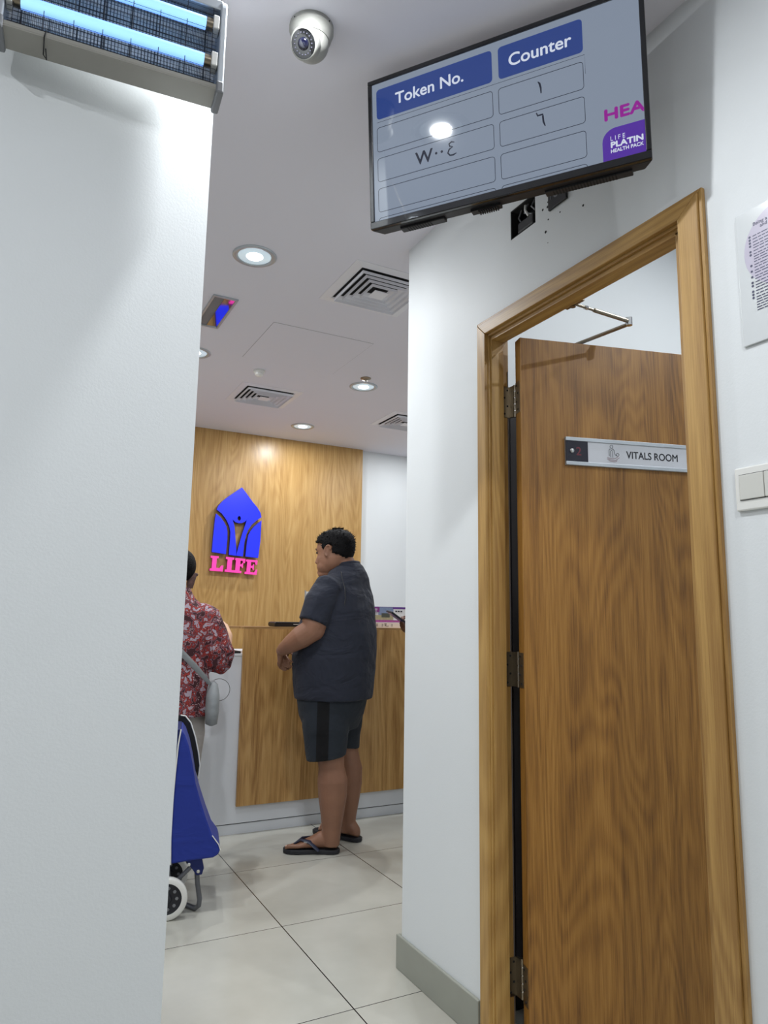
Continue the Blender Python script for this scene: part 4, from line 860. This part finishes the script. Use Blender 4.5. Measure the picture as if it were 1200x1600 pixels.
# --- plainer standing figures (local frame: x to the figure's right hand, y the way it faces)
def figure(label, loc, rz, skin, hgt, arms, top, legs_m, shoe_m, hairm, head_yaw=0, shw=.185, legspread=.085, wst=.15, headwrap=None):
    k = hgt/1.70; b_ = MB()
    ring = lambda z, cy, a, d, n=28: [Vector((a*math.cos(2*math.pi*j/n), cy+d*math.sin(2*math.pi*j/n), z)) for j in range(n)]
    b_.rings([ring(z*k, cy, a*k, d*k) for z, cy, a, d in ((.80, 0, .15, .11), (.92, 0, .155, .115), (1.05, 0, .13, .10), (1.2, .0, .14, .105), (1.33, -.005, .13, .085), (1.40, -.01, .085, .065), (1.44, -.01, .06, .06))])
    b_.tube([(0, -.012, 1.40*k), (0, .0, 1.47*k), (0, .008, 1.53*k)], [.058*k, .052*k, .052*k], 18)
    rot = Matrix.Rotation(head_yaw, 3, 'Z'); hc = Vector((0, .01, 1.6*k))
    hp_ = lambda x, y, z: hc+rot @ Vector((x*k, y*k, z*k))
    b_.ell(hp_(0, -.008, .025), (.074*k, .092*k, .088*k)).ell(hp_(0, .035, -.03), (.056*k, .056*k, .072*k)).ell(hp_(0, .062, -.085), (.026*k, .022*k, .018*k)).ell(hp_(0, .094, -.012), (.012*k, .018*k, .02*k)).ell(hp_(0, .086, -.052), (.020*k, .010*k, .008*k))
    for sg_ in (1, -1): b_.ell(hp_(sg_*.076, .0, .0), (.010*k, .018*k, .030*k)); b_.ell(hp_(sg_*.034, .078, .028), (.02*k, .012*k, .007*k))
    for pts, rr, hd in arms:
        b_.tube(pts, rr, 14); hand(b_, *hd)
    for sg_ in (1, -1):
        x = legspread*sg_*k
        b_.tube([(x, 0, .85*k), (x, .005, .65*k), (x, .01, .47*k), (x, -.008, .33*k), (x, -.01, .15*k), (x, -.01, .05*k)], [.095*k, .078*k, .055*k, .056*k, .040*k, .04*k], 16)
        b_.tube([(x, -.05, .045), (x, .03, .05), (x*1.05, .12, .035), (x*1.05, .175, .03)], [.03, .036, .036, .02], 12)
    o = organic(b_, 'person', skin, voxel=.006, it=3, label=label, cat='person'); o.location = loc; o.rotation_euler = (0, 0, rz)
    for sg_ in (1, -1): MB().ell(hp_(sg_*.033, .083, .012), (.013*k, .009*k, .007*k)).build('eye', plain('dark_eye', (36, 26, 22), .2), o, smooth=80)
    # hair cap
    h = MB(); hh = []
    for i in range(17):
        z = -.055+.180*i/16; t_ = (z-.025)/.100; q = math.sqrt(max(0, 1-t_*t_)) if abs(t_) < 1 else .03; r0 = []
        for j in range(32):
            a = 2*math.pi*j/32; c, s2 = math.cos(a), math.sin(a); lim = .045 if s2 > .45 else (-.02 if s2 > 0 else -.06)
            g_ = 1 if z > lim else .80; r0.append(hp_(.086*q*c*g_, -.008+.103*q*s2*g_, z))
        hh.append(r0)
    h.rings(hh).build('hair', hairm, o, smooth=70)
    # trousers and shoes
    tr_ = MB(); tr_.rings([ring(z*k, 0, a*k, d*k) for z, a, d in ((.98, .165, .125), (.90, .172, .135), (.80, .170, .135), (.76, .14, .12))])
    for sg_ in (1, -1):
        x = legspread*sg_*k; tr_.tube([(x*.95, 0, .84*k), (x, 0, .70*k), (x, .005, .50*k), (x, -.005, .30*k), (x, -.01, .06)], [.098*k, .100*k, .080*k, .074*k, .072*k], 20)
    organic(tr_, 'trousers', legs_m, o, voxel=.008, it=3, fold=.006)
    for sg_ in (1, -1):
        x = legspread*sg_*k
        mb = MB(); mb.rings([[Vector((x+w_*math.cos(2*math.pi*j/16), y, z+hz*math.sin(2*math.pi*j/16))) for j in range(16)] for y, w_, z, hz in ((-.085, .018, .04, .03), (-.06, .040, .045, .044), (.02, .042, .045, .044), (.10, .048, .035, .034), (.17, .044, .028, .026), (.205, .018, .022, .014))])
        mb.build('shoe', shoe_m, o, smooth=60)
    return o, hp_, k
# woman in the red patterned blouse
mbz, nt, b = new_mat('red_paisley'); L = nt.links.new
v = coords(nt, (1, 1, 1)); dn = N(nt, 'ShaderNodeTexNoise', Scale=22.0, Detail=2.0); L(v, dn.inputs['Vector'])
vm = N(nt, 'ShaderNodeVectorMath', operation='MULTIPLY_ADD'); vm.inputs[1].default_value = (.10, .10, .10); L(dn.outputs[1], vm.inputs[0]); L(v, vm.inputs[2])
v1 = N(nt, 'ShaderNodeTexVoronoi', Scale=25.0); L(vm.outputs[0], v1.inputs['Vector'])
r1 = N(nt, 'ShaderNodeValToRGB'); r1.color_ramp.interpolation = 'CONSTANT'; e = r1.color_ramp.elements
e[0].position = 0; e[0].color = (*lin((176, 70, 68)), 1); e[1].position = .12; e[1].color = (*lin((160, 146, 158)), 1)
q = e.new(.36); q.color = (*lin((70, 18, 22)), 1); q = e.new(.42); q.color = (*lin((150, 46, 42)), 1); q = e.new(.52); q.color = (*lin((104, 34, 36)), 1); q = e.new(.62); q.color = (*lin((126, 92, 104)), 1); q = e.new(.68); q.color = (*lin((60, 22, 28)), 1)
L(v1.outputs[0], r1.inputs[0])
v2 = N(nt, 'ShaderNodeTexVoronoi', Scale=85.0); L(vm.outputs[0], v2.inputs['Vector']); c2 = N(nt, 'ShaderNodeMath', operation='LESS_THAN'); c2.inputs[1].default_value = .24; L(v2.outputs[0], c2.inputs[0])
n5 = N(nt, 'ShaderNodeTexNoise', Scale=12.0); L(v, n5.inputs['Vector']); c3 = N(nt, 'ShaderNodeMath', operation='GREATER_THAN'); c3.inputs[1].default_value = .47; L(n5.outputs[0], c3.inputs[0])
mm = N(nt, 'ShaderNodeMath', operation='MULTIPLY'); L(c2.outputs[0], mm.inputs[0]); L(c3.outputs[0], mm.inputs[1])
mx5 = N(nt, 'ShaderNodeMix', data_type='RGBA'); L(mm.outputs[0], mx5.inputs[0]); L(r1.outputs[0], mx5.inputs[6]); mx5.inputs[7].default_value = (*lin((188, 158, 158)), 1)
L(mx5.outputs[2], b.inputs['Base Color']); b.inputs['Roughness'].default_value = .8
bp = N(nt, 'ShaderNodeBump', Strength=.5, Distance=.02); L(n5.outputs[0], bp.inputs['Height']); L(bp.outputs[0], b.inputs['Normal'])
M['beige'] = cloth('beige_trousers', (168, 162, 158), fold=.5)[0]
ra = ([(.135, -.01, 1.265), (.195, -.01, 1.17), (.235, .0, 1.06), (.228, .03, 1.03), (.258, .09, 1.09), (.268, .13, 1.15), (.250, .16, 1.205)], [.05, .048, .044, .042, .040, .036, .028], ((.246, .162, 1.208), (-.85, .3, .1), (0, 1, .1), (0, 0, 1), .6, .92))
la_ = ([(-.135, -.01, 1.265), (-.20, .0, 1.16), (-.235, .02, 1.04), (-.215, .10, 1.04), (-.17, .20, 1.06)], [.05, .046, .042, .036, .026], ((-.168, .203, 1.06), (.2, .9, .1), (0, .1, -1), (1, 0, 0), .5, .92))
wo, hp_, k = figure('person in red paisley blouse and beige trousers, half hidden by the left wall', (.782, 3.800, 0), -R(10), M['skin_pale'], 1.585, [ra, la_], None, M['beige'], M['rubber'], M['hair'], head_yaw=R(12))
bl_ = MB()
def yr(z, cx, cy, a, d, n=36, rip=0): return [Vector((cx+a*math.cos(2*math.pi*j/n)*(1+rip*math.sin(7*2*math.pi*j/n)), cy+d*math.sin(2*math.pi*j/n)*(1+rip*math.sin(9*2*math.pi*j/n)), z)) for j in range(n)]
bl_.rings([yr(.750, .0, -.01, .192, .158, rip=.015), yr(.80, 0, -.01, .190, .155, rip=.015), yr(.93, 0, -.01, .178, .148), yr(1.06, 0, -.01, .168, .140), yr(1.18, 0, -.012, .170, .132), yr(1.265, 0, -.012, .165, .115), yr(1.315, 0, -.014, .125, .090), yr(1.345, 0, -.012, .092, .076), yr(1.375, 0, -.01, .070, .066), yr(1.40, 0, -.01, .060, .058)])
for sg_ in (1, -1):
    bl_.tube([(sg_*.10, -.012, 1.275), (sg_*.155, -.015, 1.245), (sg_*.195, -.02, 1.15), (sg_*.222, -.02, 1.065), (sg_*.220, -.010, 1.0), (sg_*.210, -.005, .965)], [.062, .072, .074, .080, .068, .040], 20)
blo = organic(bl_, 'blouse', mbz, wo, voxel=.007, it=2, fold=.022)
# headscarf end and hair clip at the nape
MB().tube([hp_(.050, -.035, .0), hp_(.064, -.04, -.03), hp_(.054, -.045, -.065), hp_(.052, -.045, -.10)], [.014, .022, .020, .014], 10).ell(hp_(.082, -.035, -.022), (.014, .016, .010)).build('hair_scarf', plain('brown_scarf', (84, 60, 56), .8, vary=.4, nscale=60), wo, smooth=60)
# cross-body bag
M['baggrey'] = cloth('grey_bag_cloth', (150, 154, 156), fold=.4)[0]
bg = thing('crossbody_bag', 'grey crossbody bag with flat strap hanging at the hip of the red blouse', 'bag', (.792, 3.800, 0), -R(10))
MB().tube([(-.16, -.11, 1.26), (-.10, -.168, 1.185), (-.01, -.186, 1.10), (.08, -.185, 1.01), (.135, -.160, .950), (.165, -.130, .915)], [(.013, .003), (.015, .003), (.017, .003), (.017, .003), (.014, .003), (.010, .004)], 10).build('strap', M['baggrey'], bg, smooth=60)
mb = MB(); mb.rings([[Vector((.185+a*math.cos(2*math.pi*j/16), -.085+d*math.sin(2*math.pi*j/16), z)) for j in range(16)] for z, a, d in ((.705, .010, .02), (.715, .030, .06), (.78, .036, .09), (.86, .034, .09), (.91, .024, .07), (.925, .008, .04))])
mb.build('pouch', M['baggrey'], bg, smooth=60)
MB().tube([(.175, -.10, .915), (.195, -.12, .88), (.205, -.12, .84), (.20, -.12, .79)], [.008, .014, .012, .006], 8).build('strap_end', M['baggrey'], bg, smooth=60)
MB().tube([(.212+.055*math.cos(R(q)), -.12, .885+.055*math.sin(R(q))) for q in range(120, -150, -14)], .0013, 6).build('cord', M['black'], bg, smooth=60)
# blue shopping trolley
trl = thing('shopping_trolley', 'blue fabric shopping trolley with white piping and a white rimmed wheel', 'shopping trolley', (.700, 3.220, 0), -R(13))
M['royal'] = cloth('royal_blue_canvas', (34, 52, 140), fold=.3, rough=.6)[0]
M['royal2'] = cloth('navy_canvas', (26, 36, 88), fold=.3, rough=.6)[0]
prof_r = [(-.004, .212), (.10, .222), (.17, .226), (.193, .238), (.200, .258), (.192, .280), (.163, .318), (.135, .385), (.105, .465), (.082, .535), (.064, .62), (.046, .69), (.026, .740), (.008, .765)]
prof_l = [(-.17, .70), (-.16, .45), (-.145, .205)]
seam = [(.008, .765), (.000, .70), (-.006, .58), (-.010, .45), (-.010, .33), (-.004, .212)]
mb = MB(); pp = prof_r+seam[1:-1]; mb.prism([(a, z) for a, z in pp], (0, 0, 0), (1, 0, 0), (0, 0, 1), -.26); mb.build('bag', M['royal'], trl, bevel=.008, smooth=50)
mb = MB(); pp = seam[::-1]+[(-.12, .76)]+prof_l; pp = [(-.145, .205)]+seam[::-1]+[(-.13, .765), (-.16, .5)]; mb.prism(pp, (0, .004, 0), (1, 0, 0), (0, 0, 1), -.25); mb.build('bag_back_panel', M['royal2'], trl, bevel=.004)
MB().tube([(a, -.003, z) for a, z in seam], .0032, 8).build('piping', M['whiteplastic'], trl, smooth=60)
fl_ = [(.0, .790), (.022, .786), (.048, .755), (.072, .69), (.090, .62), (.100, .56), (.096, .50)]
mb = MB(); mb.prism(fl_+[(.07, .56), (.045, .64), (.02, .70), (-.02, .74), (-.04, .78)], (.0, .27, 0), (1, 0, 0), (0, 0, 1), -.03); mb.build('flap', M['black'], trl, bevel=.003)
MB().tube([(a, .268, z) for a, z in fl_], .0032, 8).build('piping', M['whiteplastic'], trl, smooth=60)
MB().tube([(a, .0, z) for a, z in [(.20, .258), (.192, .280), (.163, .318)]], .002, 8).build('piping', M['whiteplastic'], trl)
M['tubegrey'] = plain('grey_steel_tube', (96, 98, 104), .4, metal=.3)
MB().tube([(.100, .03, .225), (.112, .03, .12), (.124, .03, .055), (.122, .03, .030), (.108, .05, .012), (.06, .11, .012), (-.05, .24, .012), (-.08, .26, .02), (-.085, .26, .2)], .0105, 12).build('stand_leg', M['tubegrey'], trl, smooth=60)
MB().tube([(.095, .02, .205), (-.01, .02, .105)], .009, 12).build('frame_brace', M['tubegrey'], trl, smooth=60)
MB().tube([(-.03, .03, .22), (-.012, .03, .09)], .010, 12).tube([(-.03, .23, .22), (-.012, .23, .09)], .010, 12).tube([(-.012, -.025, .088), (-.012, .275, .088)], .007, 12).tube([(-.03, .03, .22), (-.19, .03, .98), (-.19, .23, .98), (-.03, .23, .22)], .010, 12).build('frame', M['tubegrey'], trl, smooth=60)
mb = MB(); mb.prism([(.055, .226), (.125, .226), (.135, .185), (.128, .160), (.105, .158), (.09, .18)], (0, .008, 0), (1, 0, 0), (0, 0, 1), -.022); br = mb.build('leg_bracket', M['royal2'], trl, bevel=.002)
for a, z in ((.072, .205), (.112, .175)): MB().lathe([(.007, 0), (.007, .003), (.003, .005)], (a, .008, z), (0, -1, 0), 14).build('rivet', M['chrome'], br)
for yy, nm_ in ((-.022, 1), (.272, 1)):
    whl = MB().lathe([(.062, -.013), (.079, -.014), (.085, -.008), (.085, .008), (.079, .014), (.062, .013), (.062, -.013)], (-.012, yy, .085), (0, -1, 0), 44, cap=False).build('wheel', M['whiteplastic'], trl, smooth=50)
    MB().lathe([(.062, -.010), (.062, .008), (.056, .005), (.022, .004), (.018, .012), (.001, .013)], (-.012, yy, .085), (0, -1, 0), 40).build('hub', M['rubber'], whl, smooth=40)
    for kk in range(9):
        a = 2*math.pi*kk/9; MB().lathe([(.007, 0), (.007, .0022), (.001, .0024)], (-.012+.042*math.cos(a), yy-.0045, .085+.042*math.sin(a)), (0, -1, 0), 6).build('hub_hole', M['greyplastic'], whl)
# person with a telephone behind the column
def tolocal(P, loc, rz): return Matrix.Rotation(-rz, 3, 'Z') @ (Vector(P)-Vector(loc))
PL, PR = (2.62, 3.74, 0), R(62)
T_ = lambda P: tuple(tolocal(P, PL, PR))
hw = T_((2.262, 3.875, 1.150)); sh_l = (-.155, -.01, 1.36); sh_r = (.155, -.01, 1.36)
dirf = Vector(T_((2.190, 3.895, 1.196)))-Vector(hw)
el_l = T_((2.50, 3.70, 1.12))
arm_a = ([sh_l, ((sh_l[0]+el_l[0])/2-.04, (sh_l[1]+el_l[1])/2, 1.24), el_l, ((el_l[0]+hw[0])/2, (el_l[1]+hw[1])/2, 1.155), hw], [.055, .050, .045, .038, .026], (hw, dirf, Matrix.Rotation(-PR, 3, 'Z') @ Vector((-.1, .2, 1)), Matrix.Rotation(-PR, 3, 'Z') @ Vector((.1, -1, 0)), 1.0, 1.0))
arm_b = ([sh_r, (.20, .0, 1.22), (.225, .0, 1.08), (.215, .02, .93), (.205, .03, .84)], [.055, .05, .044, .034, .026], ((.205, .032, .835), (0, .1, -1), (-1, .1, 0), (0, 1, 0), .35, 1.0))
pb, _, _ = figure('person hidden behind the column, only a hand holding a dark telephone showing', PL, PR, M['skin_dark'], 1.72, [arm_a, arm_b], None, cloth('dark_trousers', (40, 44, 56))[0], M['rubber'], M['hair'])
st_ = MB(); st_.rings([yr(.88, 0, 0, .185, .15), yr(1.0, 0, 0, .178, .145), yr(1.15, 0, 0, .175, .135), yr(1.28, 0, -.005, .180, .125), yr(1.36, 0, -.01, .15, .10), yr(1.42, 0, -.012, .10, .08), yr(1.45, 0, -.012, .065, .06)])
for shp, e2 in ((sh_l, el_l), (sh_r, (.225, 0, 1.10))):
    st_.tube([(shp[0]*.7, -.01, 1.36), shp, tuple(Vector(shp).lerp(Vector(e2), .75))], [.06, .070, .062], 18)
organic(st_, 'shirt', cloth('grey_shirt', (96, 104, 118))[0], pb, voxel=.008, it=3, fold=.008)
ph = thing('mobile_phone', 'dark mobile phone held over the counter by the hand behind the column', 'phone', (0, 0, 0))
pa, pc2 = Vector((2.085, 3.890, 1.297)), Vector((2.215, 3.905, 1.222)); ax = (pc2-pa).normalized(); wdv = Vector((.05, .96, .10)); wdv = (wdv-ax*wdv.dot(ax)).normalized(); nv = ax.cross(wdv)
MB().obox(pa-wdv*.036, ax*(pc2-pa).length, wdv*.072, nv*.012).build('body', M['rubber'], ph, bevel=.003)
MB().obox(pa-wdv*.033+ax*.004-nv*.0006, ax*((pc2-pa).length-.008), wdv*.066, nv*.0006).build('screen', plain('phone_screen', (14, 14, 26), .1, emis=(40, 40, 120), es=.3), ph)
